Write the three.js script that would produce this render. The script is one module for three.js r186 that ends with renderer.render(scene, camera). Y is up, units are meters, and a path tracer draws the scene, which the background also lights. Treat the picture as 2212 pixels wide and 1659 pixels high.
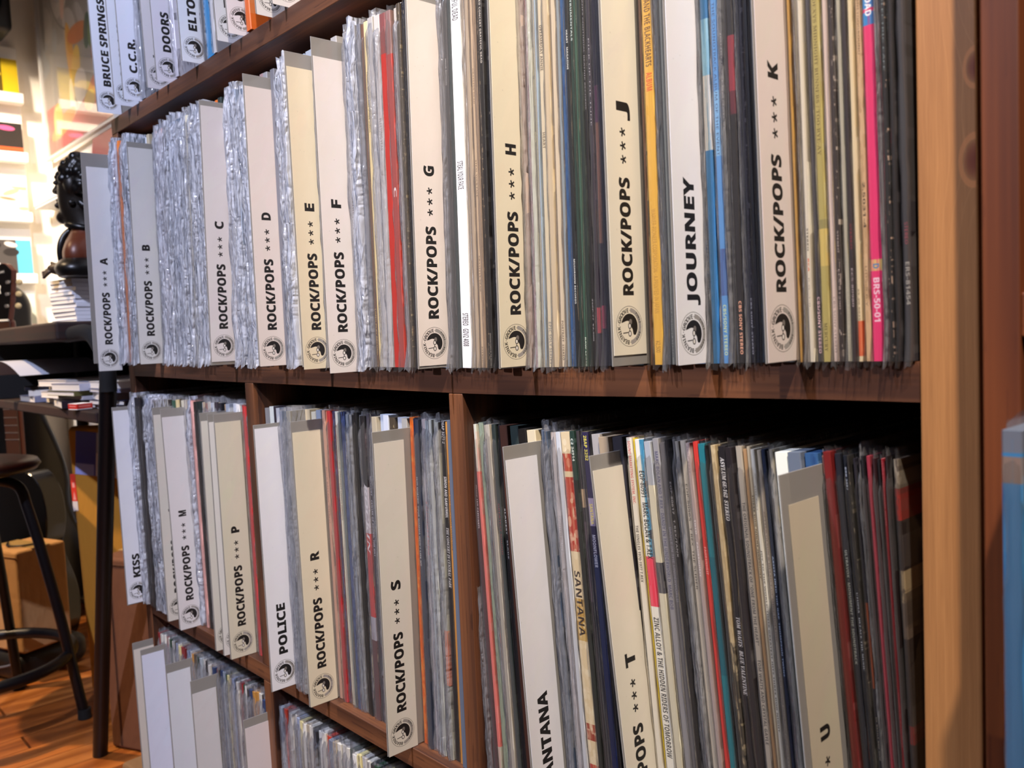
import * as THREE from 'three';
import { RoundedBoxGeometry } from 'three/addons/geometries/RoundedBoxGeometry.js';
import { mergeGeometries } from 'three/addons/utils/BufferGeometryUtils.js';
import { MarchingCubes } from 'three/addons/objects/MarchingCubes.js';
import { RectAreaLightUniformsLib } from 'three/addons/lights/RectAreaLightUniformsLib.js';

// ---------------------------------------------------------------- camera, light, exposure
// x runs along the shelf front (0 = inner face of its near upright), y = 0 is the underside of the middle board, z = 0 is the front of the shelf
const scene = new THREE.Scene();
scene.background = new THREE.Color(0x05060a);
const camera = new THREE.PerspectiveCamera(48.365, 2212 / 1659, 0.02, 30);
camera.position.set(0.1835, 0.0487, 0.4516);
camera.rotation.set(-0.0643, 0.8317, -0.044, 'YXZ');
camera.focus = 0.72; camera.userData.fStop = 11;
const renderer = new THREE.WebGLRenderer({ antialias: true });
renderer.toneMapping = THREE.LinearToneMapping;
renderer.toneMappingExposure = 1.0;
renderer.shadowMap.enabled = true;
RectAreaLightUniformsLib.init();
const FLOOR = -0.8, CEIL = 1.62;
// four spotlights hang from a ceiling track, a panel sits in the ceiling: [position, target, colour, candela, half angle, penumbra]
const SPOTS = [
  { at: [0.48, 1.40, 0.64], to: [-0.04, 0.46, 0.0], color: 0xfff0e2, cd: 16, angle: 0.48, pen: 1.0, label: 'black track spotlight shining on the near half of the record shelf' },
  { at: [-0.42, 1.42, 1.2], to: [-1.15, 0.05, 0.0], color: 0xd8e0ff, cd: 17, angle: 0.78, pen: 0.5, label: 'black track spotlight shining on the far end of the record shelf' },
  { at: [-1.9, 1.42, 0.75], to: [-2.88, 0.5, -0.12], color: 0xffeed8, cd: 34, angle: 0.36, pen: 0.9, soft: 4, label: 'black track spotlight shining on the magazine rack' },
  { at: [-2.3, 1.42, 0.9], to: [-2.05, -0.5, -0.02], color: 0xffdcae, cd: 19, angle: 0.4, pen: 0.6, label: 'black track spotlight shining on the floor by the stool' },
];
const PANELS = [
  { at: [-0.35, 1.585, 1.6], size: [1.6, 0.6], color: 0xf6f4ff, nits: 0.55, label: 'white ceiling light panel over the shop aisle' },
];
{
  for (const s of SPOTS) {
    const l = new THREE.SpotLight(s.color, s.cd, 0, s.angle, s.pen, 2);
    l.position.set(...s.at); l.target.position.set(...s.to); l.castShadow = true; l.shadow.radius = s.soft || 1.2; l.shadow.mapSize.set(2048, 2048); l.shadow.bias = -0.0004;
    scene.add(l, l.target);
  }
  for (const p of PANELS) {
    const l = new THREE.RectAreaLight(p.color, p.nits, p.size[0], p.size[1]);
    l.position.set(...p.at); l.lookAt(p.at[0], p.at[1] - 1, p.at[2]); scene.add(l);
  }
}

// ---------------------------------------------------------------- helpers
function rand(seed) { let a = seed >>> 0; return () => { a |= 0; a = a + 0x6D2B79F5 | 0; let t = Math.imul(a ^ a >>> 15, 1 | a); t = t + Math.imul(t ^ t >>> 7, 61 | t) ^ t; return ((t ^ t >>> 14) >>> 0) / 4294967296; }; }
const h2 = (x, y, s) => { let h = Math.imul(x, 374761393) + Math.imul(y, 668265263) + Math.imul(s, 974634221) | 0; h = Math.imul(h ^ h >>> 13, 1274126177); return ((h ^ h >>> 16) >>> 0) / 4294967296; };
function vn(x, y, s) { const xi = Math.floor(x), yi = Math.floor(y), f = (t) => t * t * (3 - 2 * t), u = f(x - xi), v = f(y - yi); const a = h2(xi, yi, s), b = h2(xi + 1, yi, s), c = h2(xi, yi + 1, s), d = h2(xi + 1, yi + 1, s); return a + (b - a) * u + (c - a) * v + (a - b - c + d) * u * v; }
const fbm = (x, y, s, o = 4) => { let r = 0, a = 0.5; for (let i = 0; i < o; i++) { r += a * vn(x, y, s + i); x *= 2.03; y *= 2.03; a *= 0.5; } return r; };
const taken = new Map();
function numbered(n) { const k = taken.get(n) || 0; taken.set(n, k + 1); return k ? `${n}_${String(k).padStart(3, '0')}` : n; }
function tag(o, label, category, group, kind) { o.userData.label = label; if (category) o.userData.category = category; if (group) o.userData.group = group; if (kind) o.userData.kind = kind; return o; }
function thing(name, label, category, pos = [0, 0, 0], ry = 0, group) { const o = new THREE.Group(); o.name = numbered(name); o.position.set(...pos); o.rotation.y = ry; scene.add(o); return tag(o, label, category, group); }
function part(name, geo, mat, parent, pos, rot) { const m = new THREE.Mesh(geo, mat); m.name = parent === scene ? numbered(name) : name; m.castShadow = m.receiveShadow = true; if (pos) m.position.set(...pos); if (rot) m.rotation.set(...rot); parent.add(m); return m; }
function single(name, geo, mat, label, category, pos, rot, group) { return tag(part(name, geo, mat, scene, pos, rot), label, category, group); }
function struct(name, geo, mat, pos) { const m = part(name, geo, mat, scene, pos); m.userData.kind = 'structure'; return m; }
const rbox = (w, h, d, r = 0.0015, s = 2) => new RoundedBoxGeometry(w, h, d, s, Math.min(r, w / 2.1, h / 2.1, d / 2.1));
// texture coordinates in metres: v runs along the grain axis, u across it
function grainUV(g, axis, ou = 0, ov = 0, su = 0.3, sv = 1.2) {
  const p = g.attributes.position, n = g.attributes.normal, uv = new Float32Array(p.count * 2);
  for (let i = 0; i < p.count; i++) {
    const P = [p.getX(i), p.getY(i), p.getZ(i)], N = [Math.abs(n.getX(i)), Math.abs(n.getY(i)), Math.abs(n.getZ(i))];
    const o = [0, 1, 2].filter((k) => k !== axis); const k = N[o[0]] > N[o[1]] ? o[1] : o[0];
    uv[2 * i] = (P[k] + ou) / su; uv[2 * i + 1] = (P[axis] + ov) / sv;
  }
  g.setAttribute('uv', new THREE.BufferAttribute(uv, 2)); return g;
}
function dataTex(w, h, fn, srgb = true, repeat = true) {
  const d = new Uint8Array(w * h * 4);
  for (let y = 0, i = 0; y < h; y++) for (let x = 0; x < w; x++, i += 4) { const c = fn(x / w, y / h, x, y); d[i] = c[0]; d[i + 1] = c[1]; d[i + 2] = c[2]; d[i + 3] = 255; }
  const t = new THREE.DataTexture(d, w, h, THREE.RGBAFormat); t.magFilter = t.minFilter = THREE.LinearFilter; if (repeat) t.wrapS = t.wrapT = THREE.RepeatWrapping; if (srgb) t.colorSpace = THREE.SRGBColorSpace; t.needsUpdate = true; return t;
}
function canvasTex(w, h, draw) { const c = document.createElement('canvas'); c.width = w; c.height = h; draw(c.getContext('2d'), w, h); const t = new THREE.CanvasTexture(c); t.colorSpace = THREE.SRGBColorSpace; t.anisotropy = 8; return t; }
const std = (color, roughness = 0.7, extra = {}) => new THREE.MeshStandardMaterial({ color, roughness, ...extra });
const mixc = (a, b, t) => [0, 1, 2].map((i) => a[i] + (b[i] - a[i]) * t);

// ---------------------------------------------------------------- wood
function woodTex(lo, hi, seed, w = 512, h = 1024, rings = 7) {
  return dataTex(w, h, (u, v) => {
    const warp = fbm(u * 4, v * 3, seed, 3) * 1.2, r = (u * rings + warp * 1.6) % 1, fine = vn(u * 180, v * 14, seed + 9), pore = vn(u * 260, v * 40, seed + 17);
    let t = 0.45 + 0.35 * Math.sin(r * 6.283) + 0.35 * (fine - 0.5) + 0.5 * (fbm(u * 3, v * 2.2, seed + 5, 3) - 0.45);
    if (pore > 0.86) t -= 0.3;
    return mixc(lo, hi, Math.max(0, Math.min(1, t)));
  });
}
const TW = { shelf: woodTex([66, 38, 24], [126, 78, 46], 3), table: woodTex([40, 18, 14], [70, 32, 22], 8), plank: woodTex([128, 72, 30], [186, 118, 58], 21, 512, 512, 5) };
const shelfWood = std(0xffffff, 0.5, { map: TW.shelf });
// the upright beside the records: pine with knots and fine pale growth lines
const knots = [[0.97, 0.690, 0.032], [0.95, 0.632, 0.042], [0.5, 0.2, 0.0]];
const uprightWood = std(0xffffff, 0.48, { map: dataTex(256, 2048, (u, v) => {
  let w = u + 0.10 * (fbm(v * 6, u * 1.5, 31, 3) - 0.5);
  for (const [ku, kv, kr] of knots) if (kr) { const dv = (v - kv) * 1.0 / 0.035, b = Math.exp(-dv * dv); w -= b * 0.34 * Math.exp(-Math.max(0, ku - u) * 2.4); }
  const r = Math.abs(((w * 7.5) % 1 + 1) % 1 - 0.5) * 2, line = Math.max(0, (r - 0.9) / 0.1), fine = vn(u * 90, v * 60, 33);
  let c = mixc([146, 98, 56], [190, 134, 80], 0.5 + 0.5 * (fbm(u * 6, v * 5, 35, 3) - 0.5) * 2 * 0.7 + 0.25 * (fine - 0.5));
  c = mixc(c, [214, 160, 104], line * 0.3);
  for (const [ku, kv, kr] of knots) if (kr) { const q = Math.hypot((u - ku) * 0.0287, (v - kv) * 0.76 * 0.55) / (kr * 0.13); if (q < 1) c = mixc([120, 56, 30], c, Math.max(0, q * q)); else if (q < 1.35) c = mixc(c, [206, 136, 80], 0.7); }
  return c;
}) });
const tableWood = std(0xb0a0a0, 0.75, { map: TW.table });

// ---------------------------------------------------------------- room
const WX = -2.9, WZ = -0.36, RX = 2.4, FZ = 2.4;
{
  const wall = std(0xefe6d8, 0.9, { bumpMap: dataTex(256, 256, (u, v, x, y) => { const n = 120 + 60 * (vn(x / 5, y / 5, 4) - 0.5) + 40 * (vn(x / 1.7, y / 1.7, 6) - 0.5); return [n, n, n]; }, false), bumpScale: 0.0008 });
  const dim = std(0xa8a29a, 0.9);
  struct('wall_back', grainUV(new THREE.BoxGeometry(RX - WX + 0.2, CEIL - FLOOR, 0.1), 1), wall, [(RX + WX) / 2, (CEIL + FLOOR) / 2, WZ - 0.05]);
  struct('wall_left', grainUV(new THREE.BoxGeometry(0.1, CEIL - FLOOR, FZ - WZ), 1), wall, [WX - 0.05, (CEIL + FLOOR) / 2, (FZ + WZ) / 2]);
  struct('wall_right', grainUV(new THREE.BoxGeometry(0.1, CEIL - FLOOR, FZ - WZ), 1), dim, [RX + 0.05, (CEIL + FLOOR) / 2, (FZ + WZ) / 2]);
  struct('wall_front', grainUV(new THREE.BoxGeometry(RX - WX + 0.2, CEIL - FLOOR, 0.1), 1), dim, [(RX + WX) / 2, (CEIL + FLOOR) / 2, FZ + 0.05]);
  struct('ceiling', new THREE.BoxGeometry(RX - WX + 0.2, 0.1, FZ - WZ + 0.2), std(0xc4c0ba, 0.9), [(RX + WX) / 2, CEIL + 0.05, (FZ + WZ) / 2]);
  // plank floor: the boards near the stool one by one on a dark sub-floor
  const floor = new THREE.Group(); floor.name = 'floor'; floor.userData.kind = 'structure'; scene.add(floor);
  part('sub_floor', new THREE.BoxGeometry(RX - WX + 0.2, 0.1, FZ - WZ + 0.2), std(0x4a2c16, 0.6, { map: TW.plank }), floor, [(RX + WX) / 2, FLOOR - 0.06, (FZ + WZ) / 2]);
  const pm = [0xffffff, 0xe6d6c4, 0xd2bfa8, 0xfff0dc].map((c) => std(c, 0.34, { map: TW.plank })), rp = rand(5);
  const geos = [0, 1, 2, 3].map((k) => grainUV(rbox(0.0732, 0.0105, 0.596, 0.0012), 2, k * 0.37, k * 0.61, 0.3, 0.9));
  let row = 0;
  for (let x = WX + 0.04; x < -1.25; x += 0.075, row++) for (let z = WZ + 0.3 - (row % 3) * 0.2; z < 0.75; z += 0.6) { const m = part('plank', geos[Math.floor(rp() * 4)], pm[Math.floor(rp() * 4)], floor, [x, FLOOR - 0.0055 + (rp() - 0.5) * 0.0006, z]); if (z - 0.3 < WZ) { m.scale.z = (z + 0.298 - WZ) / 0.6; m.position.z = (WZ + z + 0.298) / 2; } }
  const rest = grainUV(new THREE.BoxGeometry(RX + 1.2, 0.0105, FZ - WZ), 2, 0, 0, 0.3, 0.9);
  part('floorboards', rest, pm[1], floor, [(RX - 1.2) / 2, FLOOR - 0.0055, (FZ + WZ) / 2]);
}
// light fittings
{
  const black = std(0x101012, 0.45, { metalness: 0.3 });
  const track = single('lighting_track', rbox(3.6, 0.03, 0.035, 0.004), black, 'long black lighting track fixed under the ceiling', 'track', [-0.7, CEIL - 0.016, 1.0]);
  for (const s of SPOTS) {
    const g = thing('track_spotlight', s.label, 'spotlight', s.at), d = new THREE.Vector3(...s.to).sub(new THREE.Vector3(...s.at)).normalize(), q = new THREE.Quaternion().setFromUnitVectors(new THREE.Vector3(0, -1, 0), d);
    const pts = [[0.012, 0.10], [0.04, 0.098], [0.047, 0.085], [0.047, -0.012], [0.043, -0.012], [0.043, 0.02], [0.0, 0.028]].map((p) => new THREE.Vector2(...p));
    const can = part('lamp_housing', new THREE.LatheGeometry(pts, 28), black, g); can.quaternion.copy(q); can.position.copy(d).multiplyScalar(-0.035);
    const face = part('lamp_lens', new THREE.CylinderGeometry(0.04, 0.04, 0.004, 28), new THREE.MeshStandardMaterial({ color: 0xfff2e0, emissive: s.color, emissiveIntensity: 3 }), g); face.quaternion.copy(q); face.position.copy(d).multiplyScalar(-0.022);
    const top = CEIL - 0.03 - s.at[1]; part('stem', new THREE.CylinderGeometry(0.006, 0.006, top - 0.05, 10), black, g, [0, (top + 0.05) / 2, 0]);
  }
  for (const p of PANELS) {
    const g = thing('ceiling_light_panel', p.label, 'ceiling light', p.at);
    part('frame', rbox(p.size[0] + 0.05, 0.03, p.size[1] + 0.05, 0.004), std(0xe8e8ea, 0.5), g, [0, 0.0195, 0]);
    part('light_diffuser', new THREE.BoxGeometry(p.size[0], 0.004, p.size[1]), new THREE.MeshStandardMaterial({ color: 0xf4f6ff, emissive: p.color, emissiveIntensity: p.nits }), g, [0, 0.0035, 0]);
  }
}

// ---------------------------------------------------------------- record shelf
const M1 = 0.0211, U0 = 0.3661, U1 = 0.389, L1 = -0.3448, L0 = -0.3651, B1 = -0.7101, LIN = -1.1597, LOUT = -1.1836, DEPTH = 0.335;
const sagX = [-1.2, -1.16, -0.775, -0.375, 0, 0.1], sagY = [0.0026, 0.0026, -0.001, -0.0034, 0.0016, 0.0016];
const sag = (x) => { for (let i = 0; i < 5; i++) if (x <= sagX[i + 1]) { const t = Math.max(0, (x - sagX[i]) / (sagX[i + 1] - sagX[i])); const s = t * t * (3 - 2 * t); return sagY[i] + (sagY[i + 1] - sagY[i]) * s; } return sagY[5]; };
{
  const s = thing('record_shelf', 'dark stained wooden record shelf packed with records and divider cards', 'shelf', [0, 0, 0]);
  const bd = (name, x0, x1, y0, y1, axis, k, mat = shelfWood, z0 = -DEPTH, z1 = 0) => { const w = x1 - x0, h = y1 - y0, d = z1 - z0; return part(name, grainUV(rbox(w, h, d, 0.0012), axis, k * 0.173, k * 0.411), mat, s, [(x0 + x1) / 2, (y0 + y1) / 2, (z0 + z1) / 2]); };
  // the middle board has bowed under its load
  { const g = grainUV(new RoundedBoxGeometry(-LIN, M1, DEPTH, 3, 0.0012), 0, 0.4, 0.7); const b = new THREE.BoxGeometry(-LIN, M1, DEPTH, 48, 1, 1); const p = b.attributes.position; for (let i = 0; i < p.count; i++) p.setY(i, p.getY(i) + sag(p.getX(i) + LIN / 2)); b.computeVertexNormals(); grainUV(b, 0, 0.4, 0.7); part('shelf_board', b, shelfWood, s, [LIN / 2, M1 / 2, -DEPTH / 2]); g.dispose(); }
  bd('shelf_board', LOUT, 0.0, U0, U1, 0, 2); bd('shelf_board', LIN, 0, L0, L1, 0, 3); bd('shelf_board', LIN, 0, B1 - 0.0203, B1, 0, 4);
  bd('upright', LOUT, LIN, FLOOR + 0.001, U0, 1, 5);
  for (const [a, b, k] of [[-0.7858, -0.7649, 6], [-0.3935, -0.375, 7]]) { bd('divider', a, b, L1, sag((a + b) / 2) - 0.0004, 1, k); bd('divider', a, b, B1, L0, 1, k + 2); }
  bd('plinth', LIN, 0, FLOOR + 0.001, B1 - 0.0203, 0, 12, shelfWood, -DEPTH, -0.02);
  bd('back_panel', LOUT, 0.0287, FLOOR + 0.001, U1 + 0.33, 1, 13, shelfWood, -DEPTH - 0.008, -DEPTH);
  const ug = rbox(0.0287, 1.62, DEPTH, 0.0015), p = ug.attributes.position, n = ug.attributes.normal, uv = new Float32Array(p.count * 2), cy = FLOOR + 0.001 + 0.81;
  for (let i = 0; i < p.count; i++) { const side = Math.abs(n.getX(i)) > 0.7; uv[2 * i] = side ? (p.getZ(i) + 0.17) / 0.2 : (p.getX(i) + 0.01435) / 0.0287; uv[2 * i + 1] = (p.getY(i) + cy + 0.36) / 0.76; }
  ug.setAttribute('uv', new THREE.BufferAttribute(uv, 2));
  part('upright', ug, uprightWood, s, [0.01435, cy, -DEPTH / 2]);
  // next unit along the wall stands a little further forward
  const s2 = thing('record_shelf', 'reddish brown wooden shelf unit standing further forward beside the first', 'shelf', [0, 0, 0]);
  const red = std(0xa88c78, 0.6, { map: TW.plank }), b2 = (name, x0, x1, y0, y1, axis, k) => part(name, grainUV(rbox(x1 - x0, y1 - y0, 0.37, 0.0012), axis, k * 0.21, k * 0.3), red, s2, [(x0 + x1) / 2, (y0 + y1) / 2, 0.0325 - 0.185]);
  b2('upright', 0.041, 0.0568, FLOOR + 0.001, 1.1, 1, 1); b2('upright', 0.7, 0.7153, FLOOR + 0.001, 1.1, 1, 2);
  for (const y of [0.75, 0.39, 0.035, -0.335, -0.69]) b2('shelf_board', 0.0568, 0.7, y, y + 0.02, 0, 3 + y);
  part('back_panel', rbox(0.67, 1.85, 0.008), red, s2, [0.38, FLOOR + 0.95, -0.329]);
}

// ---------------------------------------------------------------- records
// [row, section, x, width, lean, spine colour, haze of the outer sleeve, print on the spine, in view, z of the spine]
const RECS = [
  ['up','A',-1.1427,0.00814,-0.03,'#cdd2da',3,{},1,0.022],
  ['up','A',-1.1345,0.00814,-0.03,'#cdd2da',3,{},1,0.022,0.95],
  ['up','A',-1.1264,0.00797,-0.03,'#b9bdc6',3,{},1,0.022],
  ['up','A',-1.1183,0.00797,-0.03,'#b9bdc6',3,{},1,0.022,1.01],
  ['up','A',-1.1108,0.00691,-0.03,'#d9702a',1,{},1,0.022],
  ['up','A',-1.1038,0.00689,-0.03,'#d9702a',1,{},1,0.022,1.21],
  ['up','A',-1.0969,0.00694,-0.03,'#d9702a',1,{},1,0.022,0.96],
  ['up','A',-1.09,0.00676,-0.03,'#e4dcd8',3,{},1,0.022],
  ['up','A',-1.0831,0.00676,-0.03,'#e4dcd8',3,{},1,0.022,0.98],
  ['up','A',-1.0764,0.00663,-0.03,'#9aa0a8',3,{},1,0.022],
  ['up','A',-1.0697,0.00661,-0.03,'#9aa0a8',3,{},1,0.022,1.02],
  ['up','A',-1.0614,0.00976,-0.03,'#a8a8a8',3,{},0,0.003],
  ['up','A',-1.0516,0.00975,-0.03,'#4a4c52',3,{},0,0.003],
  ['up','A',-1.0418,0.00979,-0.03,'#a8a8a8',3,{},0,0.003],
  ['up','B',-1.0215,0.01183,-0.03,'#5d6368',2,{},1,0.003],
  ['up','B',-1.0114,0.00826,-0.03,'#c9a5a3',3,{},1,0.003],
  ['up','B',-1.0031,0.00825,-0.03,'#c9a5a3',3,{},1,0.003,0.75],
  ['up','B',-0.9949,0.00808,-0.03,'#cdb2b0',3,{},1,0.003],
  ['up','B',-0.9867,0.00808,-0.03,'#cdb2b0',3,{},1,0.003,0.87],
  ['up','B',-0.9795,0.00633,-0.031,'#a9a59c',3,{},1,0.003],
  ['up','B',-0.9731,0.00632,-0.031,'#a9a59c',3,{},1,0.003,0.75],
  ['up','B',-0.9659,0.00778,-0.031,'#7f8a99',3,{},1,0.003],
  ['up','B',-0.9581,0.00778,-0.031,'#7f8a99',3,{},1,0.003,1.15],
  ['up','B',-0.9503,0.00763,-0.031,'#b8c0cc',3,{},1,0.003],
  ['up','B',-0.9426,0.00763,-0.031,'#b8c0cc',3,{},1,0.003,1.08],
  ['up','B',-0.9327,0.01202,-0.032,'#66707e',3,{},1,0.003],
  ['up','B',-0.9233,0.00662,-0.032,'#c4c8ce',3,{},1,0.003],
  ['up','B',-0.9166,0.00662,-0.032,'#c4c8ce',3,{},1,0.003,0.72],
  ['up','B',-0.9093,0.00795,-0.032,'#d6cdb4',2,{},1,0.003],
  ['up','B',-0.9013,0.00795,-0.032,'#d6cdb4',2,{},1,0.003,1.24],
  ['up','B',-0.8937,0.00707,-0.033,'#6e7378',3,{},1,0.003],
  ['up','B',-0.8866,0.00708,-0.033,'#6e7378',3,{},1,0.003,1.23],
  ['up','B',-0.8774,0.01117,-0.033,'#b4b8be',3,{},1,0.003],
  ['up','B',-0.8669,0.00962,-0.033,'#9a9690',3,{},1,0.003],
  ['up','B',-0.8569,0.01021,-0.034,'#a8a8a8',3,{},0,0.003],
  ['up','B',-0.8466,0.01021,-0.034,'#8e929a',3,{},0,0.003],
  ['up','B',-0.8364,0.01021,-0.034,'#6e747c',3,{},0,0.003],
  ['up','B',-0.8261,0.01021,-0.034,'#8e929a',3,{},0,0.003],
  ['up','B',-0.8158,0.01021,-0.035,'#8e929a',3,{},0,0.003],
  ['up','B',-0.8055,0.01024,-0.035,'#b8b4ac',3,{},0,0.003],
  ['up','C',-0.7874,0.00946,-0.032,'#c8bdbd',3,{},1,0.003],
  ['up','C',-0.7767,0.01029,-0.03,'#5a5f68',3,{},1,0.003],
  ['up','C',-0.7656,0.01022,-0.028,'#8e98a8',3,{},1,0.003],
  ['up','C',-0.7547,0.00999,-0.026,'#5c6672',3,{},1,0.003],
  ['up','C',-0.7433,0.01092,-0.024,'#aab0ba',3,{},1,0.003],
  ['up','C',-0.7324,0.00937,-0.023,'#b8b4ac',3,{},0,0.003],
  ['up','C',-0.7222,0.00934,-0.021,'#8e929a',3,{},0,0.003],
  ['up','C',-0.712,0.00936,-0.019,'#4a4c52',3,{},0,0.003],
  ['up','C',-0.7017,0.00935,-0.017,'#c8c4bc',3,{},0,0.003],
  ['up','C',-0.6915,0.00935,-0.015,'#4a4c52',3,{},0,0.003],
  ['up','C',-0.6813,0.00978,-0.013,'#b8b4ac',3,{},0,0.003],
  ['up','D',-0.669,0.00936,-0.012,'#b8b4ac',3,{},0,0.003],
  ['up','D',-0.6602,0.00795,-0.011,'#8a8a8c',3,{},1,0.003],
  ['up','D',-0.6515,0.00893,-0.011,'#5d6470',3,{},1,0.003],
  ['up','D',-0.6424,0.00877,-0.01,'#b9b2a6',3,{},1,0.003],
  ['up','D',-0.6344,0.00666,-0.01,'#d8cba9',-1,{"t":[["*  *  *  EXTENDED PLAY  STEREO",-0.015,0.299,"#4a4038","n"]]},1,0.003],
  ['up','D',-0.6249,0.01193,-0.01,'#5a5e66',3,{},0,0.003],
  ['up','D',-0.6126,0.01192,-0.009,'#4a4c52',3,{},0,0.003],
  ['up','D',-0.6004,0.01193,-0.008,'#8e929a',3,{},0,0.003],
  ['up','D',-0.5882,0.01208,-0.008,'#6e747c',3,{},0,0.003],
  ['up','E',-0.5785,0.00212,-0.007,'#b7a98c',2,{},1,0.003],
  ['up','E',-0.5718,0.01093,-0.007,'#4a4c52',3,{},0,0.003],
  ['up','E',-0.5606,0.01094,-0.006,'#5a5e66',3,{},0,0.003],
  ['up','E',-0.5494,0.01093,-0.006,'#9a9490',3,{},0,0.003],
  ['up','E',-0.5382,0.01108,-0.005,'#6e747c',3,{},0,0.003],
  ['up','F',-0.5236,0.00801,-0.006,'#a8a39c',2,{"t":[["FOREIGN  STEREO",0.485,0.68,"#5b4a48","n"]]},1,0.003],
  ['up','F',-0.5152,0.00862,-0.007,'#c6c5c4',3,{},1,0.003],
  ['up','F',-0.5069,0.00775,-0.008,'#8b8a8c',3,{},1,0.003],
  ['up','F',-0.4999,0.00609,-0.009,'#6d6c70',2,{},1,0.003],
  ['up','F',-0.4942,0.00526,-0.009,'#6b4a36',1,{"t":[["LONG PLAY RECORD",0.825,0.963,"#c8b060","n"]]},1,0.003],
  ['up','F',-0.4881,0.0067,-0.01,'#dcc792',0,{"t":[["FRAMES OF LIFE AND OTHER SONGS",0.143,0.315,"#3b3020","n"]]},1,0.003],
  ['up','F',-0.4802,0.00884,-0.011,'#b3aca2',2,{},1,0.003],
  ['up','F',-0.471,0.00942,-0.012,'#c5bcae',2,{"t":[["FLEETING YEAR",0.286,0.378,"#6b6258","n"]]},1,0.003],
  ['up','F',-0.4616,0.00926,-0.013,'#c0281a',0,{"p":[["#7c4a46",0,0.112]]},1,0.003],
  ['up','F',-0.453,0.00777,-0.014,'#a8382c',1,{"t":[["C",0.485,0.517,"#f0e0d8","b"]],"p":[["#8a6a62",0,0.119]]},1,0.003],
  ['up','F',-0.4446,0.00762,-0.016,'#b9ae9e',2,{},1,0.003],
  ['up','F',-0.438,0.0054,-0.016,'#4a3f30',1,{"k":"#a8946a"},1,0.003],
  ['up','F',-0.4329,0.00469,-0.017,'#17151c',0,{"k":"#8a7a60"},1,0.003],
  ['up','F',-0.4281,0.00468,-0.018,'#0f0e16',0,{},1,0.003],
  ['up','F',-0.4197,0.01196,-0.018,'#5a5e66',3,{},0,0.003],
  ['up','F',-0.4077,0.01195,-0.02,'#c8c4bc',3,{},0,0.003],
  ['up','F',-0.3957,0.01199,-0.021,'#b8b4ac',3,{},0,0.003],
  ['up','G',-0.382,0.00607,-0.021,'#5b5650',2,{},1,0.003],
  ['up','G',-0.3764,0.00472,-0.021,'#3c3a38',1,{"t":[["HOUR BICYCLES",0.195,0.263,"#c9c4ba","n"]]},1,0.003],
  ['up','G',-0.3715,0.0048,-0.021,'#263230',1,{},1,0.003],
  ['up','G',-0.3625,0.0119,-0.02,'#f3efe8',-1,{"t":[["GRATEFUL DEAD",0.032,0.117,"#3a3430","b"],["STEAL YOUR FACE",0.467,0.539,"#3a3430","b"],["STEREO   GDV2 4008",0.856,0.943,"#3a3430","b"]]},1,0.003],
  ['up','G',-0.3535,0.00456,-0.02,'#a89478',1,{},1,0.003],
  ['up','G',-0.3489,0.00446,-0.019,'#b8a488',1,{},1,0.003],
  ['up','G',-0.3442,0.00444,-0.019,'#cdb08a',1,{"t":[["GRATEFUL DEAD",0.249,0.336,"#8a7050","s"],["STEAL YOUR FACE",0.474,0.567,"#6b5840","s"],["GRATEFUL DEAD",0.713,0.804,"#6b5840","s"],["STEREO",0.944,0.986,"#6b5840","s"]]},1,0.003],
  ['up','G',-0.3397,0.00438,-0.019,'#b99a76',1,{},1,0.003],
  ['up','G',-0.3351,0.00434,-0.019,'#2a221c',0,{"k":"#b09a78"},1,0.003],
  ['up','G',-0.3303,0.00484,-0.018,'#15110f',0,{"t":[["UNITED CONCERT GRATEFUL DEAD",0.064,0.243,"#cfc5b5","b"],["MANUFACTURED BY THE RECORD CO",0.91,1.004,"#b0a898","n"]]},1,0.003],
  ['up','G',-0.3248,0.00581,-0.018,'#14110f',0,{"k":"#9a8c78"},1,0.003],
  ['up','G',-0.3163,0.01062,-0.018,'#5a5e66',3,{},0,0.003],
  ['up','G',-0.3053,0.0106,-0.017,'#8e929a',3,{},0,0.003],
  ['up','G',-0.2944,0.01079,-0.016,'#6e747c',3,{},0,0.003],
  ['up','H',-0.285,0.00274,-0.015,'#c9b6a6',2,{},1,0.003],
  ['up','H',-0.2808,0.00501,-0.014,'#c58a86',1,{},1,0.003],
  ['up','H',-0.2753,0.00503,-0.014,'#d5d3b4',2,{},1,0.003],
  ['up','H',-0.2712,0.00266,-0.013,'#d8d2b6',1,{"t":[["Best of the Little Queen",0.417,0.567,"#a8b068","i"]]},1,0.003],
  ['up','H',-0.2688,0.00174,-0.012,'#9fb4c4',1,{},1,0.003],
  ['up','H',-0.2647,0.00574,-0.012,'#d9c9a4',1,{"t":[["DREAMBOAT ANNIE",0.216,0.319,"#5a4a38","b"],["HEART",0.456,0.494,"#7a6a50","b"],["EPIC SOLY SERIES",0.892,0.992,"#8a8478","b"]]},1,0.003],
  ['up','H',-0.2585,0.00566,-0.011,'#d2bd96',1,{},1,0.003],
  ['up','H',-0.2529,0.00472,-0.01,'#d9c6a4',1,{"t":[["PORTRAIT  STEREO",0.891,0.984,"#6a5844","b"]]},1,0.003],
  ['up','H',-0.2483,0.00373,-0.009,'#8f9898',1,{},1,0.003],
  ['up','H',-0.2428,0.00634,-0.008,'#2f5580',0,{"t":[["EPIC  SOUND  O",0.914,0.982,"#5a7aa0","n"]],"m":"#1c3a66"},1,0.003],
  ['up','H',-0.2371,0.00409,-0.007,'#10161c',0,{"t":[["HEART   MAGAZINE",0.251,0.338,"#d8d8d0","b"],["MUSHROOM RECORDS",0.755,0.857,"#d8d8d0","b"]]},1,0.003],
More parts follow.
